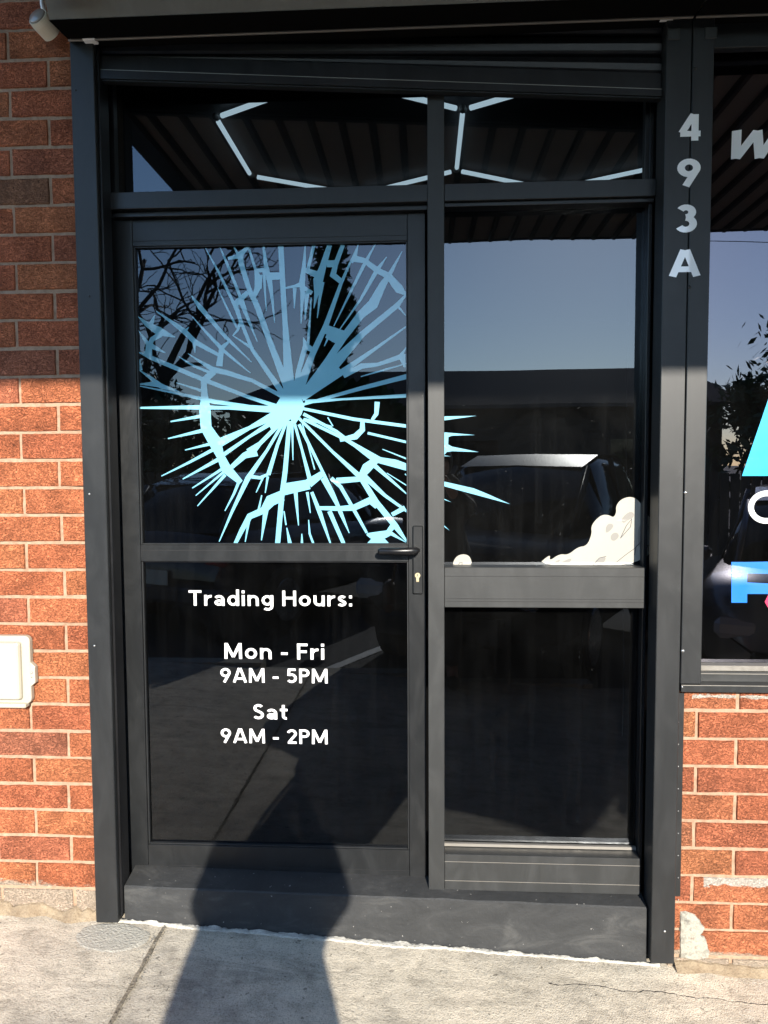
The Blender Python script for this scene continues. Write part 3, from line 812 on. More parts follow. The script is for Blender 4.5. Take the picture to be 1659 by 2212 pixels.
# handle plate, lever, cylinder
hp0, hp1 = at(892, 1282, DY), at(911, 1135, DY)
hpl = box('handle_plate', (hp0.x, DY-.011, hp0.z), (hp1.x+.004, DY-.0005, hp1.z), BLK_DOOR, dr, .003)
hc = at(900, 1190, DY-.05)
bm = bmesh.new()
tube(bm, [(hc.x+.0, DY-.012, hc.z), (hc.x+.001, DY-.035, hc.z)], .009, 12)
pts = [(hc.x+.001, DY-.030, hc.z), (hc.x-.002, DY-.045, hc.z), (hc.x-.016, DY-.052, hc.z-.0005), (hc.x-.06, DY-.053, hc.z-.001), (hc.x-.112, DY-.051, hc.z-.001), (hc.x-.118, DY-.048, hc.z-.001)]
tube(bm, pts, [.0095, .0115, .0115, .0105, .0105, .0075], 12)
for v in bm.verts:
    v.co.z = hc.z+(v.co.z-hc.z)*1.05
bm_obj('lever_handle', bm, BLK_DARK, dr, smooth=True)
kc = at(902, 1243, DY-.012)
bm = bmesh.new()
def disc_y(bm, cx, cz, r, y0, y1, n=16):
    a = [bm.verts.new((cx+r*math.cos(2*PI*k/n), y0, cz+r*math.sin(2*PI*k/n))) for k in range(n)]
    b = [bm.verts.new((cx+r*math.cos(2*PI*k/n), y1, cz+r*math.sin(2*PI*k/n))) for k in range(n)]
    bm.faces.new(a); bm.faces.new(b[::-1])
    for k in range(n): bm.faces.new((a[k], a[(k+1) % n], b[(k+1) % n], b[k]))
disc_y(bm, kc.x, kc.z, .0085, DY-.0145, DY-.008)
add_box(bm, (kc.x-.0048, DY-.0135, kc.z-.021), (kc.x+.0048, DY-.008, kc.z-.004), .001)
cyl = bm_obj('lock_cylinder', bm, BRASS, dr)
box('key_slot', (kc.x-.0008, DY-.0150, kc.z-.003), (kc.x+.0008, DY-.0144, kc.z+.005), GASKET, cyl, 0)

# ---------------------------------------------------------------- stroke lettering
def arc(cx, cy, rx, ry, a0, a1, n=14):
    return [(cx+rx*math.cos(math.radians(a0+(a1-a0)*i/n)), cy+ry*math.sin(math.radians(a0+(a1-a0)*i/n))) for i in range(n+1)]
WT = .155; h_ = WT/2
GLY = {
 'T': (.70, [[(0, 1-h_), (.70, 1-h_)], [(.35, 0), (.35, 1-h_)]]),
 'r': (.40, [[(h_, 0), (h_, .70)], arc(.37, .33, .285, .285, 180, 82)]),
 'a': (.56, [[(.56-h_, 0), (.56-h_, .42)], arc(.26, .40, .215, .215, 0, 148), arc(.255, .205, .17, .122, 0, 360)]),
 'd': (.64, [[(.64-h_, 0), (.64-h_, 1.06)], arc(.31, .35, .225, .265, 0, 360, 22)]),
 'i': (.17, [[(h_, 0), (h_, .70)], [(h_, .82), (h_, 1.0)]]),
 'n': (.60, [[(h_, 0), (h_, .70)], arc(.30, .40, .215, .215, 180, 0)+[(.60-h_, 0)]]),
 'g': (.64, [[(.64-h_, .70), (.64-h_, .0)]+arc(.335, -.03, .22, .19, 0, -140)[1:], arc(.31, .36, .225, .255, 0, 360, 22)]),
 'H': (.74, [[(h_, 0), (h_, 1)], [(.74-h_, 0), (.74-h_, 1)], [(h_, .52), (.74-h_, .52)]]),
 'o': (.64, [arc(.32, .35, .235, .265, 0, 360, 24)]),
 'u': (.60, [[(.60-h_, 0), (.60-h_, .70)], [(h_, .70)]+arc(.30, .30, .215, .215, 180, 360)]),
 's': (.46, [arc(.24, .50, .145, .125, 25, 180, 8)+arc(.24, .50, .145, .125, 195, 255, 4)+arc(.22, .20, .165, .125, 75, -30, 8)+arc(.22, .20, .165, .125, -45, -155, 8)]),
 ':': (.17, [[(h_, .0), (h_, .18)], [(h_, .52), (h_, .70)]]),
 'M': (.92, [[(h_, 0), (h_+.02, 1)], [(.92-h_, 0), (.90-h_, 1)], [(h_+.03, .97), (.46, .12)], [(.89-h_, .97), (.46, .12)]]),
 'F': (.54, [[(h_, 0), (h_, 1)], [(h_, 1-h_), (.54, 1-h_)], [(h_, .49), (.50, .49)]]),
 'P': (.60, [[(h_, 0), (h_, 1)], [(h_, 1-h_), (.32, 1-h_)]+arc(.32, .71, .20, .205, 90, -90)[1:]+[(h_, .505)]]),
 'A': (.80, [[(.06, 0), (.37, 1)], [(.74, 0), (.43, 1)], [(.19, .27), (.61, .27)]]),
 '9': (.62, [arc(.31, .68, .225, .235, 0, 360, 22), [(.52, .60), (.23, 0)]]),
 '5': (.60, [[(.53, 1-h_), (.13, 1-h_)], [(.15, 1), (.115, .50)], arc(.285, .335, .23, .25, 125, -145, 18)]),
 '2': (.60, [arc(.295, .70, .215, .215, 165, -35, 14)+[(.14, .12)], [(.06, h_), (.57, h_)]]),
 'S': (.58, [arc(.295, .725, .195, .185, 30, 180, 9)+arc(.295, .715, .195, .18, 180, 255, 5)+arc(.29, .285, .21, .20, 75, -30, 8)+arc(.28, .275, .22, .192, -35, -150, 9)]),
 't': (.42, [[(.18, .95), (.18, .22)]+arc(.32, .22, .14, .14, 180, 285, 7)[1:], [(0, .625), (.40, .625)]]),
 '-': (.34, [[(0, .36), (.34, .36)]]),
 '4': (.64, [[(.47, 0), (.47, 1)], [(.43, 1.0), (.075, .30)], [(.03, .265), (.64, .265)]]),
 '3': (.58, [arc(.27, .735, .175, .18, 150, -90, 14), arc(.27, .305, .205, .22, 90, -150, 15)]),
 'W': (1.12, [[(.08, 1), (.29, 0)], [(.29, 0), (.56, .97)], [(.56, .97), (.83, 0)], [(.83, 0), (1.04, 1)]]),
 'O': (.92, [arc(.46, .5, .375, .415, 0, 360, 36)]),
}
def text_polys(txt, track=.15, wt=None, space=.34):
    x = 0; out = []
    for ch in txt:
        if ch == ' ': x += space; continue
        w, st = GLY[ch]
        for s in st:
            cl = len(s) > 12 and (Vector(s[0])-Vector(s[-1])).length < 1e-5
            if cl: s = s[:-1]
            for q in strip(s, wt or WT, cl): out.append([(p.x+x, p.y) for p in q])
        x += w+track
    return out, x-track
def place_text(txt, x0p, x1p, ytp, ybp, plane, mat, parent, name='lettering', slant=0, wt=None, track=.15):
    A = at(x0p, ybp, plane); B = at(x1p, ybp, plane); C = at(x0p, ytp, plane)
    polys, w = text_polys(txt, track, wt)
    sx_ = (B.x-A.x)/w; sz = C.z-A.z; z0 = (A.z+B.z)/2
    P_ = [[(A.x+(p[0]+slant*p[1])*sx_, z0+p[1]*sz) for p in q] for q in polys]
    return flat_print(name, P_, plane, mat, parent)
LY = DGY-.0012
place_text('Trading Hours:', 408, 761, 1276, 1309, LY, VINYL_W, gp_l)
place_text('Mon - Fri', 485, 701, 1390, 1424, LY, VINYL_W, gp_l)
place_text('9AM - 5PM', 476, 708, 1444, 1475, LY, VINYL_W, gp_l, track=.13)
place_text('Sat', 547, 622, 1521, 1554, LY, VINYL_W, gp_l)
place_text('9AM - 2PM', 477, 708, 1575, 1606, LY, VINYL_W, gp_l, track=.13)
num = thing('house_number', 'white number 493A running down the black shutter guides', 'number')
for ch, a, b, t, bt in (('4', 1467, 1513, 247, 304), ('9', 1464, 1511, 344, 402), ('3', 1460, 1505, 443, 501), ('A', 1448, 1510, 540, 597)):
    place_text(ch, a, b, t, bt, GY-.0012, VINYL_N, num, 'digit' if ch != 'A' else 'letter', wt=.215)

# ---------------------------------------------------------------- shattered-glass print
U = [ # stroke: list of (x, y, width)
 [(445,45,4),(520,200,11),(610,385,16),(715,650,18),(870,870,30),(915,960,40)],
 [(530,50,6),(575,165,14),(648,350,16)], [(648,360,30),(690,470,16),(745,605,3)],
 [(575,125,14),(640,112,22)], [(612,45,7),(632,100,16)], [(690,48,28),(648,100,30),(650,150,26),(700,310,24),(740,390,28),(830,640,30),(915,860,40),(930,960,50)],
 [(697,70,10),(735,190,14),(750,240,36),(745,300,30),(725,345,20)], [(735,195,18),(790,190,22)],
 [(620,385,30),(690,320,22)], [(620,390,22),(650,490,18),(630,540,12),(603,570,5)],
 [(780,45,10),(795,170,22),(815,250,26),(828,340,16),(845,495,3)], [(783,200,16),(790,330,9),(797,428,3)], [(760,220,26),(765,300,8)],
 [(795,228,38),(885,225,34)], [(880,45,28),(890,250,26),(905,500,26),(925,800,50),(935,960,60)],
 [(905,295,8),(960,285,14),(1010,270,30)], [(1021,45,5),(1012,180,20),(1003,260,30),(1005,320,22),(996,500,3)], [(960,295,20),(958,412,3)], [(1030,320,26),(1025,400,14),(1019,480,3)],
 [(1070,45,18),(1035,190,16)], [(1015,190,20),(1090,218,34)], [(1005,290,22),(1060,325,20)], [(1055,350,5),(1045,500,10),(1035,640,14)],
 [(1160,45,26),(1120,180,34),(1095,250,50),(1085,330,22),(1070,412,3)], [(1115,260,28),(1105,350,14),(1090,468,3)],
 [(1145,155,34),(1195,155,34)], [(1237,45,22),(1195,160,24),(1180,220,28),(1225,255,26)], 
 [(1326,38,5),(1228,265,16),(1140,510,26),(1060,680,30),(985,880,50),(950,980,50)],
 [(1425,35,4),(1370,140,18),(1290,300,12),(1185,515,4)], [(1325,45,5),(1305,120,20),(1290,150,8)],
 [(1300,125,34),(1365,138,24),(1430,190,28),(1500,225,32),(1560,300,44),(1608,330,20)],
 [(1490,115,3),(1432,195,22),(1340,360,12),(1218,535,4)], [(1578,85,3),(1510,210,20),(1470,270,34),(1410,390,52),(1340,450,40),(1240,580,36),(1150,715,34),(1010,900,30)],
 [(1612,335,22),(1550,395,26),(1350,560,30),(1180,740,60),(1000,920,50)], [(1550,395,12),(1612,455,8)],
 [(1612,518,10),(1430,640,16),(1230,780,30),(1000,930,34)], [(1612,640,12),(1570,690,24),(1440,735,18),(1345,745,26),(1240,800,26)], [(1575,680,40),(1595,755,6)],
 [(1610,730,4),(1480,765,10),(1340,805,4)], [(1612,805,26),(1350,870,20),(1010,965,12)],
 [(1130,530,46),(1245,565,40)], [(1140,570,20),(1210,600,34)], [(1155,575,12),(1130,630,3)], [(1185,580,12),(1175,606,3)], [(1215,600,20),(1150,725,34)],
 [(1010,580,3),(1022,630,30),(1070,655,26)], [(1022,630,26),(985,760,24),(960,900,30)], [(1150,735,60),(1205,785,50)],
 [(515,290,3),(560,390,9),(628,525,10)], [(605,570,3),(720,645,16)],
 [(365,340,5),(415,405,24),(560,575,18),(712,722,3)], [(370,460,3),(450,550,12),(535,640,20)], [(585,600,10),(540,640,24),(525,745,34)], [(545,650,16),(620,715,12),(706,785,3)],
 [(163,428,4),(250,490,16),(325,545,26),(385,605,26),(520,680,16)], [(350,520,3),(325,548,20)], [(380,600,22),(386,668,3)],
 [(45,460,7),(110,505,24),(180,545,44),(272,578,3)], [(155,450,4),(130,510,26)], [(190,560,30),(140,590,24),(125,620,26)],
 [(35,540,5),(110,612,22),(140,632,26),(215,668,3)], [(120,625,30),(118,690,40)], [(90,668,8),(130,650,20)],
 [(50,665,6),(130,695,22),(440,825,22),(700,925,18),(900,990,20)], [(345,672,3),(410,715,12),(490,765,28),(560,780,26),(720,830,18),(880,915,20)],
 [(292,690,3),(380,745,12),(480,785,14)], [(495,775,34),(440,825,34)], [(278,840,3),(420,885,14)],
 [(68,705,4),(76,770,16)], [(55,768,6),(140,820,18),(190,860,26),(296,892,4)], [(55,848,5),(150,848,26),(200,860,20)],
 [(55,860,5),(300,905,12),(500,950,22),(700,978,16),(900,992,20)], [(60,985,9),(400,982,22),(580,985,16),(900,995,40)],
 [(435,825,28),(440,900,34),(443,1000,58),(450,1100,56),(500,1180,66),(532,1262,40),(565,1335,52),(650,1415,26)],
 [(245,1064,6),(435,1030,18)], [(230,1162,5),(445,1112,20)], [(328,1228,4),(485,1190,16)], [(192,1378,4),(350,1300,12),(515,1212,18)], [(315,1395,5),(520,1282,20)], [(370,1447,5),(540,1338,14)], [(390,1490,4),(550,1355,12)], [(400,1550,4),(560,1370,16)],
 [(880,1010,50),(700,1100,18),(520,1190,46)], [(890,1030,30),(700,1150,14),(535,1265,20)], [(900,1050,20),(760,1190,20),(700,1245,50)], [(740,1235,50),(670,1260,30),(575,1345,20)],
 [(895,1070,16),(800,1230,14),(690,1390,26),(600,1580,14),(525,1755,4)], [(645,1395,16),(610,1480,12),(558,1578,4)], [(690,1378,18),(760,1388,16),(812,1365,12)],
 [(780,1380,10),(738,1472,4)], [(805,1380,12),(790,1475,4)], [(915,1060,14),(860,1200,16),(808,1370,22)], [(930,1060,20),(905,1350,24),(885,1500,26),(862,1778,26)],
 [(895,1455,60),(1045,1425,50)], [(890,1490,54),(820,1520,56),(780,1575,34),(700,1610,30),(655,1690,24),(620,1778,22)], [(770,1488,5),(752,1575,12)], [(700,1610,16),(675,1757,4)], [(795,1565,28),(768,1748,4)],
 [(898,1580,6),(910,1660,7)], [(914,1675,4),(932,1778,20)], [(965,1470,20),(982,1662,4)], [(1032,1470,14),(1050,1590,4)], [(1001,1710,4),(1002,1780,12)], [(1040,1630,4),(1046,1710,10),(1066,1780,12)],
 [(945,1060,14),(950,1286,3)], [(960,1080,14),(1000,1220,12),(1050,1410,22)], [(985,1080,16),(1110,1330,14),(1180,1480,20),(1225,1590,20),(1274,1706,3)],
 [(1058,1470,16),(1105,1590,22),(1165,1780,8)], [(1000,1060,5),(1075,1340,6)], [(1040,1420,46),(1118,1365,30)], [(1100,1562,18),(1215,1565,24),(1300,1560,30),(1400,1515,34)], [(1160,1580,22),(1240,1778,22)],
 [(1120,1390,22),(1215,1560,18)], [(1170,1390,20),(1225,1440,18),(1300,1570,18),(1375,1705,12)], [(1375,1712,10),(1430,1735,60),(1520,1700,24)], [(1440,1740,70),(1440,1782,110)], [(1240,1774,12),(1400,1778,10)], [(1200,1405,30),(1330,1395,26),(1375,1330,50),(1440,1275,30)],
 [(985,1045,14),(1180,1240,14),(1340,1385,26),(1430,1530,30),(1540,1665,30),(1612,1752,20)], [(1010,1050,14),(1240,1160,16),(1450,1285,28),(1540,1300,30),(1612,1320,26)], [(1350,1370,30),(1480,1490,16),(1612,1580,18)],
 [(1010,1020,16),(1200,1120,14),(1420,1290,18)], [(1400,1300,24),(1612,1480,10)], [(1440,1290,20),(1612,1340,12)], [(1380,1130,12),(1612,1182,12)], [(1010,990,14),(1300,1050,16),(1612,1090,16)],
 [(1465,1223,3),(1612,1278,8)], [(1490,1360,3),(1612,1432,7)], [(1595,1365,4),(1612,1375,8)], [(1350,1060,20),(1350,1110,26),(1310,1150,30),(1220,1170,18)], [(1435,950,26),(1430,1020,20),(1405,1055,14)],
 [(1020,950,20),(1240,935,10),(1612,915,18)], [(1150,1040,5),(1180,1090,5)], [(1020,1050,10),(1175,1092,4)],
 [(1390,1515,30),(1430,1560,14)], [(1530,1660,30),(1500,1700,24),(1612,1782,14)], [(1595,1560,24),(1520,1600,20)],
]
CP = [(1659*.0+0, 0)]
def u2p(x, y): return (276.5+x*.37515, 511.5+y*.37515)
polys = []
for st in U:
    pts = []; ws = []
    for (x, y, w) in st:
        q = at(*u2p(x, y), LY); pts.append((q.x, q.z)); ws.append((w*1.12+.8)*.37515/FPX*2.39)
    # clamp inside the pane
    for q in strip(pts, ws):
        q = [(min(gx1-.0045, max(gx0+.0045, p.x)), min(gt1-.0005, max(gt0+.0045, p.y))) for p in q]
        polys.append(q)
cen = [(850,970),(905,880),(925,850),(960,860),(1000,930),(1015,975),(1000,1020),(975,1060),(960,1085),(935,1050),(905,1075),(870,1100),(830,1120),(800,1060),(840,1020)]
polys.append([(lambda q: (q.x, q.z))(at(*u2p(x, y), LY)) for x, y in cen])
flat_print('shatter_print', polys, LY, VINYL_C, gp_u)

# prints on the side pane: shards and dust clouds (ordinary shapes only)
def v2p(x, y): return (933+x*.2917, 656.7+y*.2917)
SLY = SGY-.0012
def chaikin(L, n=2):
    for _ in range(n):
        o = []
        for i in range(len(L)):
            a, b = Vector(L[i]), Vector(L[(i+1) % len(L)])
            o += [tuple(a*.75+b*.25), tuple(a*.25+b*.75)]
        L = o
    return L
def poly_print(name, lists, mat, parent, plane, conv=v2p, dy=0):
    if 'dust' in name: lists = [chaikin(L) for L in lists]
    P_ = [[(lambda q: (q.x, q.z))(at(*conv(x, y), plane)) for x, y in L] for L in lists]
    return flat_print(name, P_, plane-dy, mat, parent)
for L_ in ([(92,832),(330,828),(92,862)], [(92,950),(320,970),(150,975),(122,985),(120,1040),(150,1056),(345,1096),(150,1090),(110,1096),(92,1118)], [(92,1121),(140,1128),(92,1127)],
  [(92,1315),(310,1365),(420,1410),(580,1482),(92,1350)], [(92,1442),(145,1468),(92,1450)], [(92,1640),(130,1677),(92,1650)]): poly_print('shard_print', [L_], VINYL_C, sp_u, SLY)
for L_ in ([(770,1942),(880,1848),(868,1905),(945,1850),(1010,1858),(1080,1800),(1150,1790),(1185,1700),(1178,1650),(1210,1600),(1260,1560),(1310,1562),(1345,1582),(1366,1545),(1362,1500),(1390,1455),(1440,1430),(1490,1430),(1530,1455),(1560,1500),(1590,1560),(1640,1600),(1640,1942)],
  [(155,1942),(160,1900),(190,1862),(240,1850),(285,1870),(300,1942)]): poly_print('dust_print', [L_], VINYL_G, sp_u, SLY)
for L_ in ([(1430,1560),(1470,1535),(1500,1550),(1490,1585),(1450,1600),(1420,1625),(1400,1600)], [(1290,1640),(1320,1622),(1350,1640),(1320,1680),(1285,1700)], [(1330,1700),(1370,1690),(1390,1720),(1350,1760),(1320,1740)],
  [(860,1940),(960,1880),(930,1925),(1050,1870),(1000,1940)], [(1200,1900),(1300,1862),(1260,1940),(1230,1940)], [(1530,1640),(1580,1620),(1600,1680),(1560,1750),(1540,1820),(1520,1740)]): poly_print('dust_shade_print', [L_], VINYL_GD, sp_u, SLY, dy=.0006)
ln = []
for L in ([(1395,1735),(1440,1640),(1480,1590),(1470,1650),(1395,1735)], [(1350,1925),(1430,1860),(1500,1810),(1545,1760)], [(1500,1860),(1510,1800),(1545,1770),(1600,1790)], [(195,1935),(205,1915),(225,1915),(222,1938)], [(1190,1935),(1240,1880),(1290,1868)], [(1570,1850),(1600,1790),(1640,1770)]):
    q = [(lambda q: (q.x, q.z))(at(*v2p(x, y), SLY)) for x, y in L]; ln += strip(q, .0018)
flat_print('dust_line_print', ln, SLY-.0012, VINYL_K, sp_u)['kind'] = 'stuff'

# ================================================================ shop window on the right
WY = .052
sw = thing('shop_window', 'large tinted shop window with cropped lettering at the right edge', 'window')
wz0, wz1 = at(1600, 1431, WY).z, ztopg
wx0 = Px1+.0008
pane('glass_pane', wx0-.002, 2.93, wz0-.004, wz1, WY, GL_WIN, sw)
wp = sw.children[0]
zsil = at(1560, 1478, -.02).z
box('sill_bead', (wx0, .012, wz0-.016), (2.928, WY-.0005, wz0), LIP, sw, .001)
box('sill_rail', (wx0, .004, zsil+.0008), (2.928, .06, wz0-.0165), BLK_FRAME, sw, .001)
z2 = at(1560, 1455, .0).z
box('sill_rail', (Px1-.0, .0, z2-.002), (2.928, .0035, z2+.0), LIP, sw, 0)
za, zb2 = at(1560, 1496, -.035).z, at(1560, 1480, -.035).z
box('sill_flashing', (Pm+.0015, -.036, za), (3.0, .02, zb2), BLK_POST, sw, .001)
box('flashing_edge', (Pm+.0015, -.0372, zb2-.0022), (3.0, -.0362, zb2-.0002), LIP, sw, 0)
q = at(1474, 1484, -.036); screw('screw', (q.x, -.036, q.z), .003, SILVER, sw)
WL = WY-.0012
place_text('W', 1562, 1668, 281, 342, WL, VINYL_N, wp, slant=.22, wt=.215)
def wpoly(name, lists, mat):
    return poly_print(name, lists, mat, wp, WL, conv=lambda x, y: (x, y))
# big slanted letter, ring letter and square-cut letter, as far as the photo shows them
wpoly('lettering', [[(1603, 1028), (1668, 838), (1735, 838), (1800, 1028), (1740, 1028), (1728, 985), (1672, 985), (1659, 1028)]], VINYL_CY)
wpoly('lettering', [[(1580, 1214), (1668, 1213), (1690, 1222), (1700, 1243), (1698, 1268), (1684, 1284), (1660, 1288), (1614, 1286), (1614, 1302), (1580, 1302)]][0:0] + [[(1580, 1214), (1614, 1214), (1614, 1302), (1580, 1302)], [(1614, 1214), (1670, 1213), (1690, 1222), (1692, 1240), (1614, 1239)][:5], [(1614, 1258), (1692, 1262), (1684, 1280), (1662, 1283), (1614, 1283)][:5]], VINYL_BL)
A_o = at(1617, 1131, WL); B_o = at(1617, 1060, WL)
ringp = [(A_o.x+.052+.046*math.cos(2*PI*k/40), (A_o.z+B_o.z)/2+((B_o.z-A_o.z)/2-.008)*math.sin(2*PI*k/40)) for k in range(40)]
flat_print('lettering', strip(ringp, .0165, True), WL, VINYL_W, wp)
wpoly('lettering', [[(1652, 1300), (1660, 1284), (1680, 1292), (1690, 1310), (1660, 1314)]], VINYL_RD)

# ================================================================ meter cover and sensor
mb = thing('meter_box', 'cream plastic utility cover with lug on the left brick wall', 'meter box')
c1 = at(70, 1372, -.01); c2 = at(70, 1518, -.01)
mx1 = at(70, 1450, -.01).x; mz0, mz1 = c2.z, c1.z; mx0 = mx1-.34
def rrect(x0, x1, z0, z1, r, n=5):
    P_ = []
    for cx, cz, a0 in ((x1-r, z1-r, 0), (x0+r, z1-r, 90), (x0+r, z0+r, 180), (x1-r, z0+r, 270)):
        P_ += [(cx+r*math.cos(math.radians(a0+90*i/n)), cz+r*math.sin(math.radians(a0+90*i/n))) for i in range(n+1)]
    return P_
def plate(name, outline, y0, y1, mat, parent, inset=.003):
    bm = bmesh.new(); n = len(outline); cx = sum(p[0] for p in outline)/n; cz = sum(p[1] for p in outline)/n
    def ring(y, s): 
        L = []
        for p in outline:
            d = Vector((cx-p[0], cz-p[1])); d = d.normalized()*s if s else Vector((0, 0)); L.append(bm.verts.new((p[0]+d.x, y, p[1]+d.y)))
        return L
    R_ = [ring(y1, 0), ring(y0+inset, 0), ring(y0+inset*.3, inset*.4), ring(y0, inset)]
    for a, b in zip(R_, R_[1:]):
        for k in range(n): bm.faces.new((a[k], a[(k+1) % n], b[(k+1) % n], b[k]))
    bm.faces.new(R_[-1]); bm.faces.new(R_[0][::-1]); return bm_obj(name, bm, mat, parent)
fl = plate('flange', rrect(mx0, mx1, mz0, mz1, .018), -.022, -.004, CREAM, mb)
plate('cover', rrect(mx0+.018, mx1-.026, mz0+.016, mz1-.018, .008), -.040, -.0235, CREAM, mb, .009)
lz = at(75, 1455, -.01).z
plate('lug', [(mx1-.004, lz+.042), (mx1+.014, lz+.024), (mx1+.014, lz-.026), (mx1-.004, lz-.042)], -.0205, -.004, CREAM, mb, .002)
screw('screw', (mx1+.003, -.0206, lz+.005), .0038, SILVER, mb)
screw('screw', (mx1+.003, -.0206, lz-.009), .0018, GASKET, mb)
box('hinge', (mx1-.14, -.036, mz0-.010), (mx1-.012, -.010, mz0+.004), CREAM, mb, .003)

se = thing('motion_sensor', 'yellowed white cylinder sensor on the bricks beside the shutter hood', 'sensor')
q1 = at(81, 36, -.078); q2 = at(97, 62, -.03)
bm = bmesh.new(); ax = Vector((.016, .050, -.022))
tube(bm, [q1, q1+ax*.25, q1+ax], [.0295, .031, .0275], 28)
bm_obj('housing', bm, WHITEP, se, smooth=False)
bm = bmesh.new(); d = ax.normalized(); tube(bm, [q1-d*.001, q1-d*.006, q1-d*.008], [.027, .024, .004], 28); bm_obj('lens', bm, VINYL_GD, se, smooth=True)
bm = bmesh.new(); q3 = at(84, 0, -.03); tube(bm, [q2+Vector((-.005, .02, .0)), (q3.x, -.012, q3.z), (q3.x, -.012, q3.z+.4)], .006, 8); bm_obj('conduit', bm, VINYL_W, se, smooth=True)
q = at(120, 0, T_[0])
ls = box('sign', (Lx0+.03, T_[0]-.03, atx(110, 3, Lx0+.03).z+.002), (Lx0+.12, T_[0]-.004, T_[1]+.12), LIME, None)
tag(ls, 'corner of a lime yellow sign on top of the shutter hood', 'sign')
ls.location.y = 0

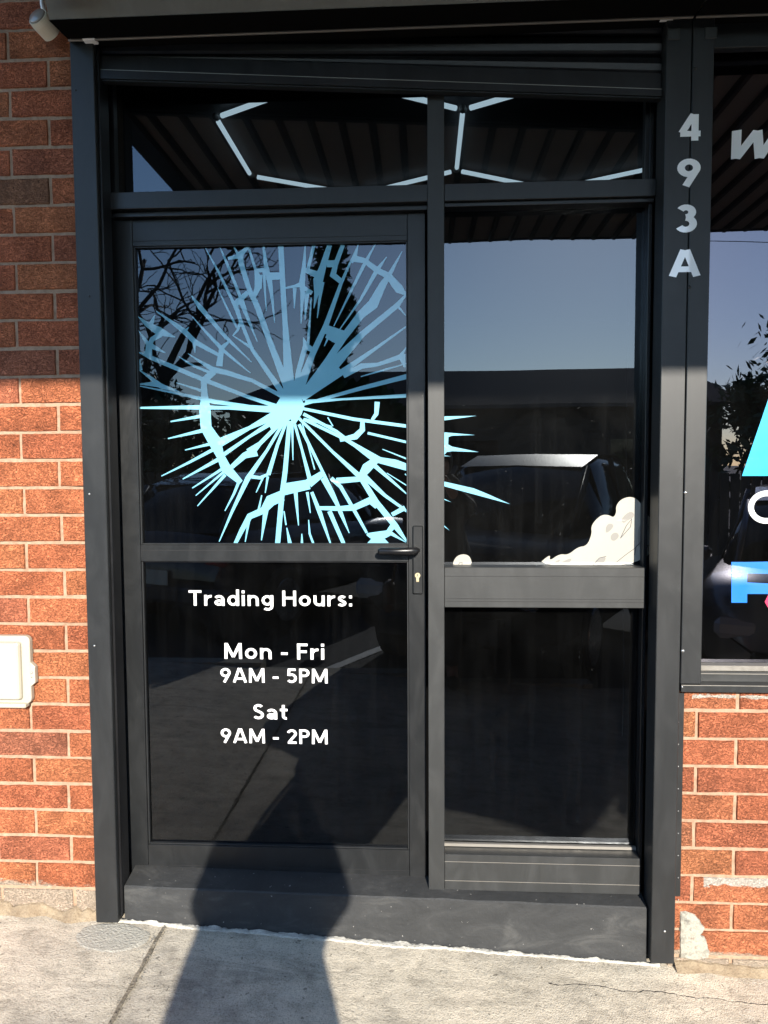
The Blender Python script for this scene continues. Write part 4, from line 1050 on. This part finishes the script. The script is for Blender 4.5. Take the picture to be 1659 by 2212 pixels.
# ================================================================ things behind the photographer (seen mirrored in the glass)
def place(o, loc, rz): o.location = loc; o.rotation_euler = (0, 0, rz)
def local_obj(name, bm, mat, parent, smooth=False):
    me = bpy.data.meshes.new(name); bmesh.ops.recalc_face_normals(bm, faces=bm.faces); bm.to_mesh(me); bm.free()
    if smooth:
        for p in me.polygons: p.use_smooth = True
    return newobj(name, me, parent, mat)
def make_car(label, body_mat, loc, rz, style):
    """front looks along +y; built of lofted sections"""
    t = thing('parked_car', label, 'car', loc, 'cars parked nose or tail to the kerb'); t.rotation_euler = (0, 0, rz)
    if style == 'hatch':
        prof = [(-2.05, .50, .62, .70), (-1.98, .34, .92, .80), (-1.7, .30, .98, .86), (-1.2, .28, 1.0, .88), (0, .26, .98, .89), (1.0, .27, .95, .88), (1.55, .30, .88, .86), (1.95, .34, .74, .78), (2.08, .42, .60, .62)]
        cab = [(-1.88, .96, .97, .60, .60), (-1.55, .96, 1.36, .70, .56), (-1.1, .96, 1.46, .74, .58), (-.2, .96, 1.47, .76, .60), (.35, .95, 1.38, .76, .58), (1.1, .92, .94, .70, .62)]
    else:
        prof = [(-2.2, .50, .66, .70), (-2.1, .34, .90, .82), (-1.7, .30, .96, .88), (-1.0, .28, .98, .91), (0, .26, .98, .92), (1.0, .28, 1.0, .91), (1.7, .32, 1.0, .89), (2.02, .36, .95, .82), (2.18, .40, .84, .70), (2.26, .46, .62, .50)]
        cab = [(-2.0, .95, .96, .62, .62), (-1.6, .95, 1.46, .72, .58), (-1.0, .96, 1.58, .76, .60), (0, .96, 1.58, .78, .62), (.5, .96, 1.48, .78, .60), (1.2, .96, .98, .72, .64)]
    bm = bmesh.new(); rings = []
    for (y, z0, z1, hw) in prof:
        m_ = z0+(z1-z0)*.55
        rr = [(0, z0), (hw*.86, z0), (hw*.97, z0+.06), (hw, m_), (hw*.985, z1-.10), (hw*.90, z1-.02), (hw*.5, z1+.012), (0, z1+.02)]
        full = rr+[(-a, b) for a, b in rr[-2:0:-1]]
        rings.append([bm.verts.new((a, y, b)) for a, b in full])
    n = len(rings[0])
    for A, B in zip(rings, rings[1:]):
        for k in range(n): bm.faces.new((A[k], A[(k+1) % n], B[(k+1) % n], B[k]))
    bm.faces.new(rings[0]); bm.faces.new(rings[-1][::-1])
    # wheel arches are covered by dark liners
    local_obj('body', bm, body_mat, t, True)
    bm = bmesh.new(); rings = []
    for (y, z0, z1, wb, wt) in cab:
        rr = [(wb+.06, z0-.04), (wb+.02, z0+(z1-z0)*.3), (wt+.05, z0+(z1-z0)*.85), (wt-.04, z1-.005), (0, z1+.02)]
        full = rr+[(-a, b) for a, b in rr[-2::-1]]
        rings.append([bm.verts.new((a, y, b)) for a, b in full])
    n = len(rings[0])
    for A, B in zip(rings, rings[1:]):
        for k in range(n-1): bm.faces.new((A[k], A[k+1], B[k+1], B[k]))
    bm.faces.new(rings[0]); bm.faces.new(rings[-1][::-1])
    local_obj('cabin', bm, CARGL, t, True)
    bm = bmesh.new()
    rt = [c for c in cab[1:-1]]
    G = [[bm.verts.new((f*(c[4]-.02), c[0], c[2]+.024-.012*abs(f))) for f in (-1, -.5, 0, .5, 1)] for c in rt]
    for A, B in zip(G, G[1:]):
        for k in range(4): bm.faces.new((A[k], A[k+1], B[k+1], B[k]))
    local_obj('roof', bm, body_mat, t, True)
    for s in (-1, 1):
        for i in (0, 2, len(cab)-2):
            a, b = cab[i], cab[i+1]
            if i == 2: continue
            bm = bmesh.new(); tube(bm, [(s*(a[3]+.05), a[0], a[1]), (s*(a[4]+.03 if a[2] > 1.2 else a[3]+.04), (a[0]), a[2]), (s*(b[4]+.03), b[0], b[2])], .028, 6); local_obj('pillar', bm, body_mat, t, True)
        bm = bmesh.new(); tube(bm, [(s*(cab[2][3]+.07), -.15, .96), (s*(cab[3][4]+.05), -.2, cab[3][2]-.01)], .028, 6)
        local_obj('pillar', bm, body_mat, t, True)
        bm = bmesh.new(); add_box(bm, (s*.90, .72, .98), (s*1.05, .86, 1.10), .03); local_obj('mirror', bm, body_mat, t)
        for yw in (-1.28, 1.32):
            bm = bmesh.new()
            for x0_, x1_, r in ((s*.70, s*(.905), .315),):
                tube(bm, [(x0_, yw, .31), (x0_+s*.02, yw, .31), (x1_-s*.02, yw, .31), (x1_, yw, .31)], [.29, .315, .315, .29], 24)
            wh = local_obj('wheel', bm, TYRE, t)
            bm = bmesh.new(); tube(bm, [(s*.895, yw, .31), (s*.912, yw, .31)], [.21, .20], 20); local_obj('rim', bm, RIMM, wh)
        bm = bmesh.new(); yf = prof[-2][0]
        add_box(bm, (s*.44, yf-.10, .60), (s*.74, yf+.06, .74), .04); local_obj('headlight', bm, HEADL, t)
        bm = bmesh.new(); yr = prof[1][0]
        add_box(bm, (s*.56, yr-.05, .68), (s*.80, yr+.12, .88), .03); local_obj('tail_light', bm, TAILL, t)
    bm = bmesh.new(); add_box(bm, (-.5, prof[-1][0]-.10, .36), (.5, prof[-1][0]+.04, .54), .03); local_obj('grille', bm, GASKET, t)
    bm = bmesh.new(); add_box(bm, (-.8, prof[0][0]-.02, .32), (.8, prof[0][0]+.14, .5), .04); local_obj('bumper', bm, body_mat, t)
    for y_, s in ((prof[0][0]-.035, -1), (prof[-1][0]+.045, 1)):
        bm = bmesh.new(); add_box(bm, (-.186, y_-.004, .50), (.186, y_+.004, .634), .003); local_obj('number_plate', bm, PLATE, t)
    return t
NAVY = paint('navy_paint', (.012, .018, .035)); SILV = paint('silver_paint', (.20, .205, .215), .5); BLKP = paint('black_paint', (.012, .012, .014), 0, .06); BLKP.node_tree.nodes['Principled BSDF'].inputs['Specular IOR Level'].default_value = .12
CA = .45
make_car('dark navy hatchback angle parked left of the photographer', NAVY, (-1.55, -5.95, gz(-1.5)-.13), CA+PI, 'hatch')
make_car('silver tall car angle parked at the right, nose over the kerb', SILV, (3.62, -4.55, gz(3)-.13), CA, 'suv')
make_car('black tall car angle parked right behind the photographer', BLKP, (1.08, -4.94, gz(1)-.13), CA, 'suv').scale.z = 1.12
make_car('black tall car angle parked at the far left', BLKP, (-5.0, -5.9, gz(-3)-.13), CA, 'suv')
make_car('black hatchback parked further back across the lane', BLKP, (1.0, -14.4, -.16), 1.62, 'hatch')
bm = bmesh.new()
for x_ in (-3.6, -.9, 1.95, 4.8):
    dx, dy = .435*5.0, -.9*5.0
    vs = [bm.verts.new((a_, b_, gz(a_, -3.0)-.12-.002*min(50, -b_)+.006)) for a_, b_ in ((x_-.05, -3.1), (x_+.05, -3.1), (x_+.05+dx, -3.1+dy), (x_-.05+dx, -3.1+dy))]; bm.faces.new(vs)
bm_obj('bay_marking', bm, WHITE_PAINT, ground)

# trees ------------------------------------------------------------------
def branch(bm, p, d, L, r, depth, R_, curl=.35, tips=None):
    pts = [p.copy()]; rad = [r]; n = 5
    for i in range(n):
        d = (d+Vector((R_.gauss(0, curl), R_.gauss(0, curl), R_.gauss(0.02, curl)))*.5).normalized(); p = p+d*L/n; pts.append(p.copy()); rad.append(r*(1-.42*(i+1)/n))
    tube(bm, pts, rad, 5 if depth > 1 else 4, False)
    if tips is not None and depth <= 1: tips.append((p.copy(), d.copy()))
    if depth > 0:
        for k in range(R_.choice((2, 3, 3))):
            q = pts[R_.choice((2, 3, 4, 5))]
            dd = (d+Vector((R_.gauss(0, .75), R_.gauss(0, .75), R_.gauss(.1, .55)))).normalized()
            branch(bm, q, dd, L*R_.uniform(.6, .85), r*.55, depth-1, R_, curl, tips)
def bare_tree(label, loc, d0, L, r, depth, seed):
    R_ = random.Random(seed); t = thing('bare_tree', label, 'tree', loc)
    bm = bmesh.new(); tube(bm, [(0, 0, -.3), (0.05, 0, 1.2), (.0, .1, 2.4)], [r*1.5, r*1.2, r], 8); local_obj('trunk', bm, BARK, t)
    bm = bmesh.new()
    for k, dd in enumerate(d0): branch(bm, Vector((0, .1, 2.2+.15*k)), Vector(dd).normalized(), L, r*.7, depth, R_, .5)
    local_obj('crown', bm, BARK, t); return t
bare_tree('leafless tree with curling branches at the left, against the sky', (-7.0, -13.6, -.2), [(.7, .1, 1), (.3, 0, 1.2), (.95, .0, .75), (.9, .0, .45), (-.3, .2, 1), (.5, 0, .9)], 2.7, .17, 4, 11)
def leaf_crown(t, centre, rad, count, size, mat, R_, name='crown', long=1.6):
    V, F = [], []
    cl = []
    for _ in range(max(10, count//110)):
        v = Vector((R_.gauss(0, 1), R_.gauss(0, 1), R_.gauss(0, 1))).normalized()*R_.uniform(.25, .9)
        cl.append(Vector((v.x*rad[0], v.y*rad[1], v.z*rad[2])))
    for i in range(count):
        c = R_.choice(cl)+Vector((R_.gauss(0, .12)*rad[0], R_.gauss(0, .12)*rad[1], R_.gauss(0, .11)*rad[2]))+Vector(centre)
        a = Vector((R_.gauss(0, 1), R_.gauss(0, 1), R_.gauss(0, 1))).normalized(); b = a.cross(Vector((R_.gauss(0, 1), R_.gauss(0, 1), R_.gauss(0, 1)))).normalized()
        s = size*.62*R_.uniform(.5, 1.3); k = len(V); V += [c-a*s*long*.5, c-b*s*.3, c+a*s*long*.5, c+b*s*.3]; F.append((k, k+1, k+2, k+3))
    me = bpy.data.meshes.new(name); me.from_pydata(V, [], F); return newobj(name, me, t, mat)
def leafy_tree(label, name, loc, h, rad, count, size, mat, seed, trunk=.14, long=1.6):
    R_ = random.Random(seed); t = thing(name, label, 'tree', loc)
    bm = bmesh.new(); tube(bm, [(0, 0, -.4), (.05, 0, h*.4), (0, .05, h*.75)], [trunk, trunk*.7, trunk*.4], 7)
    for k in range(7):
        a = 2*PI*k/7; tube(bm, [(0, 0, h*(.35+.05*k)), (math.cos(a)*rad[0]*.6, math.sin(a)*rad[1]*.6, h*(.55+.05*k))], [trunk*.45, trunk*.15], 5)
    local_obj('trunk', bm, BARK, t); leaf_crown(t, (0, 0, h-rad[2]), rad, count, size, mat, R_, long=long); return t
# broad-leaved plant (paddle leaves in fans)
def fan_plant(label, loc, h, seed, spread):
    R_ = random.Random(seed); t = thing('banana_palm', label, 'palm', loc)
    for s in range(6):
        bx_, by_ = R_.uniform(-.75, .75)*spread, R_.uniform(-.4, .4); hh = h*R_.uniform(.45, .9)
        bm = bmesh.new(); tube(bm, [(bx_*.5, by_*.5, -.3), (bx_*.8, by_, hh*.6), (bx_, by_, hh)], [.09, .07, .05], 7); local_obj('trunk', bm, BARK, t)
        for k in range(15):
            a = PI*(k+.5)/15+R_.gauss(0, .08); L = R_.uniform(.85, 1.25)*spread*.75
            d = Vector((math.cos(a), R_.gauss(0, .25), math.sin(a)*.9)).normalized(); side = d.cross(Vector((0, 1, 0.15))).normalized()
            bm = bmesh.new(); prev = None
            for i in range(7):
                f = i/6; c = Vector((bx_, by_, hh))+d*L*f+Vector((0, 0, -.22*f*f*L)); w = .13*math.sin(PI*min(1, .08+f*.95))**.6*(1 if i % 2 else .72)
                cur = (bm.verts.new(c+side*w+Vector((0, .02, 0))), bm.verts.new(c), bm.verts.new(c-side*w+Vector((0, .02, 0))))
                if prev:
                    bm.faces.new((prev[0], prev[1], cur[1], cur[0])); bm.faces.new((prev[1], prev[2], cur[2], cur[1]))
                prev = cur
            local_obj('leaf', bm, LEAF2, t)
    return t
fan_plant('broad leaved banana palm in front of the house across the lane', (-1.45, -10.2, -.2), 3.3, 5, 1.0)
leafy_tree('tall narrow conifer behind the banana palm', 'conifer', (-2.15, -15.0, -.2), 7.6, (.55, .55, 2.6), 9000, .22, LEAF, 21, .12, 2.2)
leafy_tree('low dark bushy tree at the far left of the house', 'bushy_tree', (-8.6, -17.2, -.2), 4.6, (2.6, 1.6, 1.6), 11000, .28, LEAF, 31)
leafy_tree('dark round tree right of the house, nearest of the right hand row', 'bushy_tree', (10.0, -17.5, -.3), 5.0, (2.6, 2, 1.9), 17000, .30, LEAF, 32)
leafy_tree('large dark tree right of the house, tallest of the right hand row', 'bushy_tree', (14.5, -21.0, -.3), 8.4, (4.2, 3, 3.2), 22000, .36, LEAF, 33)
leafy_tree('wide dark hedge left of the house behind the fence', 'hedge', (-9.6, -14.2, -.2), 3.7, (7.6, .9, 2.2), 15000, .34, LEAF, 41)
leafy_tree('wide dark hedge right of the house behind the fence', 'hedge', (14.0, -14.2, -.2), 3.7, (8.2, .9, 2.2), 15000, .34, LEAF, 42)
leafy_tree('dark tree standing far left beyond the leafless tree', 'bushy_tree', (-14, -22.0, -.2), 6.5, (3.6, 3, 2.6), 12000, .36, LEAF, 34)
# house across the lane
hs = thing('house', 'low weatherboard house with long tiled roof across the lane', 'house', (0, 0, 0))
hx0, hx1, hy = -5.6, 8.2, -19.0
box('wall', (hx0, hy-6, -.4), (hx1, hy, 3.2), HOUSEW, hs, 0)
for k in range(15):
    z_ = -.1+k*.21; box('weatherboard', (hx0-.01, hy+.001, z_), (hx1+.01, hy+.022, z_+.205), HOUSEW, hs, .004)
bm = bmesh.new()
rv = [bm.verts.new(q) for q in ((hx0-.5, hy+.6, 3.15), (hx1+.5, hy+.6, 3.15), (hx1+.5, hy-6.6, 3.15), (hx0-.5, hy-6.6, 3.15), (hx0+2.0, hy-3, 4.55), (hx1-.2, hy-3, 4.55))]
for f in ((0, 1, 5, 4), (1, 2, 5), (2, 3, 4, 5), (3, 0, 4), (3, 2, 1, 0)): bm.faces.new([rv[i] for i in f])
bm_obj('roof', bm, ROOFM, hs)
box('gutter', (hx0-.5, hy+.58, 3.06), (hx1+.5, hy+.7, 3.16), BEAM, hs)
for xx in (-3.4, .6, 5.2):
    w_ = box('window', (xx, hy+.024, .9), (xx+1.5, hy+.05, 2.2), CARGL, hs, 0)
    for (a, b) in (((xx-.07, hy+.025, .83), (xx+1.57, hy+.08, .898)), ((xx-.07, hy+.025, 2.202), (xx+1.57, hy+.08, 2.27)), ((xx-.07, hy+.025, .9), (xx-.002, hy+.08, 2.2)), ((xx+1.502, hy+.025, .9), (xx+1.57, hy+.08, 2.2))): box('frame', a, b, HOUSEW, w_)
# fence in front of the house
fn = thing('fence', 'dark timber paling fence running across behind the parked cars', 'fence')
for k in range(120):
    x_ = -13+k*.2; zz = -.25
    if abs(x_) > 13: continue
    box('paling', (x_, -12.3, zz), (x_+.17, -12.28, 1.35+.02*math.sin(k*7)), BARK, fn, 0)
for z_ in (.2, 1.0): box('fence_rail', (-13, -12.36, z_), (11, -12.302, z_+.07), BARK, fn, 0)
# power poles and lines
for i, (xx, lb) in enumerate(((5.45, 'timber power pole beside the house, nearer the shop'), (34.0, 'timber power pole far right down the lane'))):
    t = thing('power_pole', lb, 'power pole', (xx, -13.5, -.2)); bm = bmesh.new(); tube(bm, [(0, 0, -.5), (0, 0, 7.6)], [.16, .11], 10); local_obj('pole', bm, BARK, t)
    bm = bmesh.new(); add_box(bm, (-.05, -.9, 6.4), (.05, .9, 6.5)); local_obj('crossarm', bm, BARK, t)
for k, (yy, zz) in enumerate(((-12.7, 6.05), (-13.4, 6.0))):
    bm = bmesh.new(); pts = [(5.45+28.5*i/24, yy, zz-.45*(1-((i-12)/12)**2)) for i in range(25)]; tube(bm, pts, .008, 5)
    tag(bm_obj('power_line', bm, GASKET), 'nearer overhead wire above the lane' if k == 0 else 'farther overhead wire above the lane', 'wire')

# ================================================================ the photographer
PX, PY = .07, -2.72; PG = gz(PX, PY)
person = thing('person', 'person in a dark jacket and trousers holding a phone up, bag at one hip', 'person', (PX, PY, PG))
def skinned(name, V, E_, R_, mat, parent, sub=2):
    me = bpy.data.meshes.new(name); me.from_pydata(V, E_, []); o = newobj(name, me, parent, mat)
    md = o.modifiers.new('skin', 'SKIN'); md.use_smooth_shade = True
    sv = me.skin_vertices[0] if len(me.skin_vertices) else None
    if sv is None:
        bpy.context.view_layer.objects.active = o; 
    for i, r in enumerate(R_): me.skin_vertices[0].data[i].radius = r if hasattr(r, '__len__') else (r, r)
    me.skin_vertices[0].data[0].use_root = True
    o.modifiers.new('sub', 'SUBSURF').levels = sub; o.modifiers['sub'].render_levels = sub
    return o
CX, CY, CZ = -PX, EYE.y-PY, EYE.z-PG        # phone position in the person's frame
V = [(0, 0, .88), (0, 0, 1.02), (0, -.01, 1.18), (.02, 0, 1.31), (.025, .01, 1.385), (.025, .02, 1.45), (.025, .03, 1.53), (.025, .03, 1.60),
     (.095, 0, .82), (.105, .01, .46), (.115, -.01, .09), (.12, .10, .035),
     (-.095, 0, .82), (-.105, -.02, .46), (-.115, -.04, .09), (-.12, .07, .035),
     (.155, .0, 1.32), (.225, .06, 1.235), (.10, CY-.08, 1.37), (.045, CY-.02, CZ-.07),
     (-.10, .0, 1.31), (-.155, .06, 1.20), (-.16, CY-.09, 1.34), (-.115, CY-.02, CZ-.07)]
E_ = [(0, 1), (1, 2), (2, 3), (3, 4), (4, 5), (5, 6), (6, 7), (0, 8), (8, 9), (9, 10), (10, 11), (0, 12), (12, 13), (13, 14), (14, 15), (3, 16), (16, 17), (17, 18), (18, 19), (3, 20), (20, 21), (21, 22), (22, 23)]
R_ = [(.15, .12), (.145, .11), (.15, .115), (.13, .10), (.055, .055), (.055, .06), (.082, .095), (.07, .085), (.085, .09), (.06, .065), (.042, .045), (.04, .03), (.085, .09), (.06, .065), (.042, .045), (.04, .03),
      (.062, .065), (.045, .045), (.034, .034), (.024, .022), (.062, .065), (.045, .045), (.034, .034), (.024, .022)]
body = skinned('body', V, E_, R_, SKIN, person)
# coat: a smooth shell over torso, sleeves over the arms, trousers over the legs
bm = bmesh.new(); rings = []
for (z_, hw, cx_, dp) in ((.60, .255, .0, .18), (.62, .275, .0, .19), (.80, .265, -.005, .18), (.93, .25, -.01, .17), (1.03, .225, -.005, .155), (1.12, .208, -.005, .145), (1.17, .215, .02, .14), (1.24, .225, .052, .135), (1.31, .205, .062, .12), (1.355, .165, .045, .10), (1.39, .15, .04, .10), (1.44, .125, .04, .09), (1.48, .09, .03, .08)):
    rings.append([bm.verts.new((cx_+hw*math.copysign(abs(math.cos(2*PI*k/28))**.85, math.cos(2*PI*k/28))*(1+.03*math.sin(k*2.3+z_*9)), dp*math.sin(2*PI*k/28)*(1+.05*math.sin(k*3.1)), z_)) for k in range(28)])
for A, B in zip(rings, rings[1:]):
    for k in range(28): bm.faces.new((A[k], A[(k+1) % 28], B[(k+1) % 28], B[k]))
bm.faces.new(rings[0])
local_obj('coat', bm, CLOTH, person, True)
for Vs, nm in (([(.10, .0, 1.30), (.155, .0, 1.31), (.235, .06, 1.235), (.115, CY-.10, 1.36)], 'sleeve'), ([(-.04, .0, 1.31), (-.09, .0, 1.31), (-.17, .06, 1.195), (-.16, CY-.11, 1.33)], 'sleeve')):
    skinned(nm, Vs, [(0, 1), (1, 2), (2, 3)], [(.085, .085), (.095, .09), (.085, .075), (.055, .055)], CLOTH, person)
Vt = [(0, 0, .82), (.10, 0, .78), (.108, .01, .46), (.116, -.01, .12), (-.10, 0, .78), (-.108, -.02, .46), (-.116, -.04, .12)]
skinned('trousers', Vt, [(0, 1), (1, 2), (2, 3), (0, 4), (4, 5), (5, 6)], [(.14, .12), (.10, .105), (.075, .08), (.062, .065), (.10, .105), (.075, .08), (.062, .065)], CLOTH, person)
bm = bmesh.new(); bmesh.ops.create_uvsphere(bm, u_segments=20, v_segments=14, radius=1)
for v in bm.verts: v.co = Vector((v.co.x*.098+.025, v.co.y*.115+.005-.02*(v.co.z < -.2), v.co.z*.125+1.565))
dele = [v for v in bm.verts if v.co.y > .075 and v.co.z < 1.61]; bmesh.ops.delete(bm, geom=dele, context='VERTS')
local_obj('hair', bm, HAIR, person, True)
for s in (-1, 1):
    bm = bmesh.new(); add_box(bm, (s*.118-.045, -.10+(0 if s > 0 else -.03), .0), (s*.118+.045, .165+(0 if s > 0 else -.03), .085), .03); local_obj('shoe', bm, GASKET, person, True)
    bm = bmesh.new(); bmesh.ops.create_uvsphere(bm, u_segments=8, v_segments=6, radius=.011, matrix=Matrix.Translation((.025+s*.033, .122, 1.57))); local_obj('eye', bm, CARGL, person, True)
bm = bmesh.new(); tube(bm, [(.025, .118, 1.575), (.025, .142, 1.537), (.025, .126, 1.530)], [.008, .014, .010], 8); local_obj('nose', bm, SKIN, person, True)
bm = bmesh.new(); tube(bm, [(.001, .117, 1.502), (.025, .127, 1.50), (.049, .117, 1.502)], [.003, .006, .003], 6); local_obj('mouth', bm, TAILL, person, True)
# hands: palm and five fingers each, closed on the phone edges
for s, hx_ in ((1, .040), (-1, -.112)):
    V = [(hx_, CY-.02, CZ-.075), (hx_+s*.004, CY-.018, CZ-.03)]; E2 = [(0, 1)]; R2 = [(.026, .020), (.034, .014)]
    for k in range(4):
        b0 = len(V); zz = CZ-.05+.021*k
        V += [(hx_+s*.012, CY-.022, zz), (hx_+s*.004, CY-.004, zz+.004), (hx_-s*(.018+.003*k % .008), CY+.002-.0, zz+.006)]
        E2 += [(1, b0), (b0, b0+1), (b0+1, b0+2)]; R2 += [(.0095, .0095), (.0088, .0088), (.0075, .0075)]
    b0 = len(V); V += [(hx_-s*.006, CY-.034, CZ-.045), (hx_-s*.024, CY-.036, CZ-.02)]; E2 += [(0, b0), (b0, b0+1)]; R2 += [(.012, .011), (.009, .009)]
    skinned('hand', V, E2, R2, SKIN, person, 1)
ph = thing('phone', 'dark phone held upright in both hands of the person', 'phone', (0, EYE.y, EYE.z))
bm = bmesh.new(); add_box(bm, (-.075+.0, -.020, -.115), (.003, -.011, .03), .003); 
for v in bm.verts: v.co.x += .012
local_obj('phone_body', bm, CARGL, ph)
bm = bmesh.new(); bg_ = thing('shoulder_bag', 'brown shoulder bag hanging at the left hip of the person', 'bag', (PX, PY, PG))
add_box(bm, (-.36, -.10, .52), (-.28, .10, .74), .03); local_obj('bag_body', bm, BAGM, bg_, True)
bm = bmesh.new(); tube(bm, [(-.30, .06, .73), (-.245, .10, 1.0), (-.17, .15, 1.2), (-.09, .11, 1.37), (-.07, -.02, 1.43), (-.09, -.12, 1.36), (-.17, -.16, 1.2), (-.245, -.12, 1.0), (-.30, -.05, .73)], .010, 6); local_obj('strap', bm, BAGM, bg_, True)
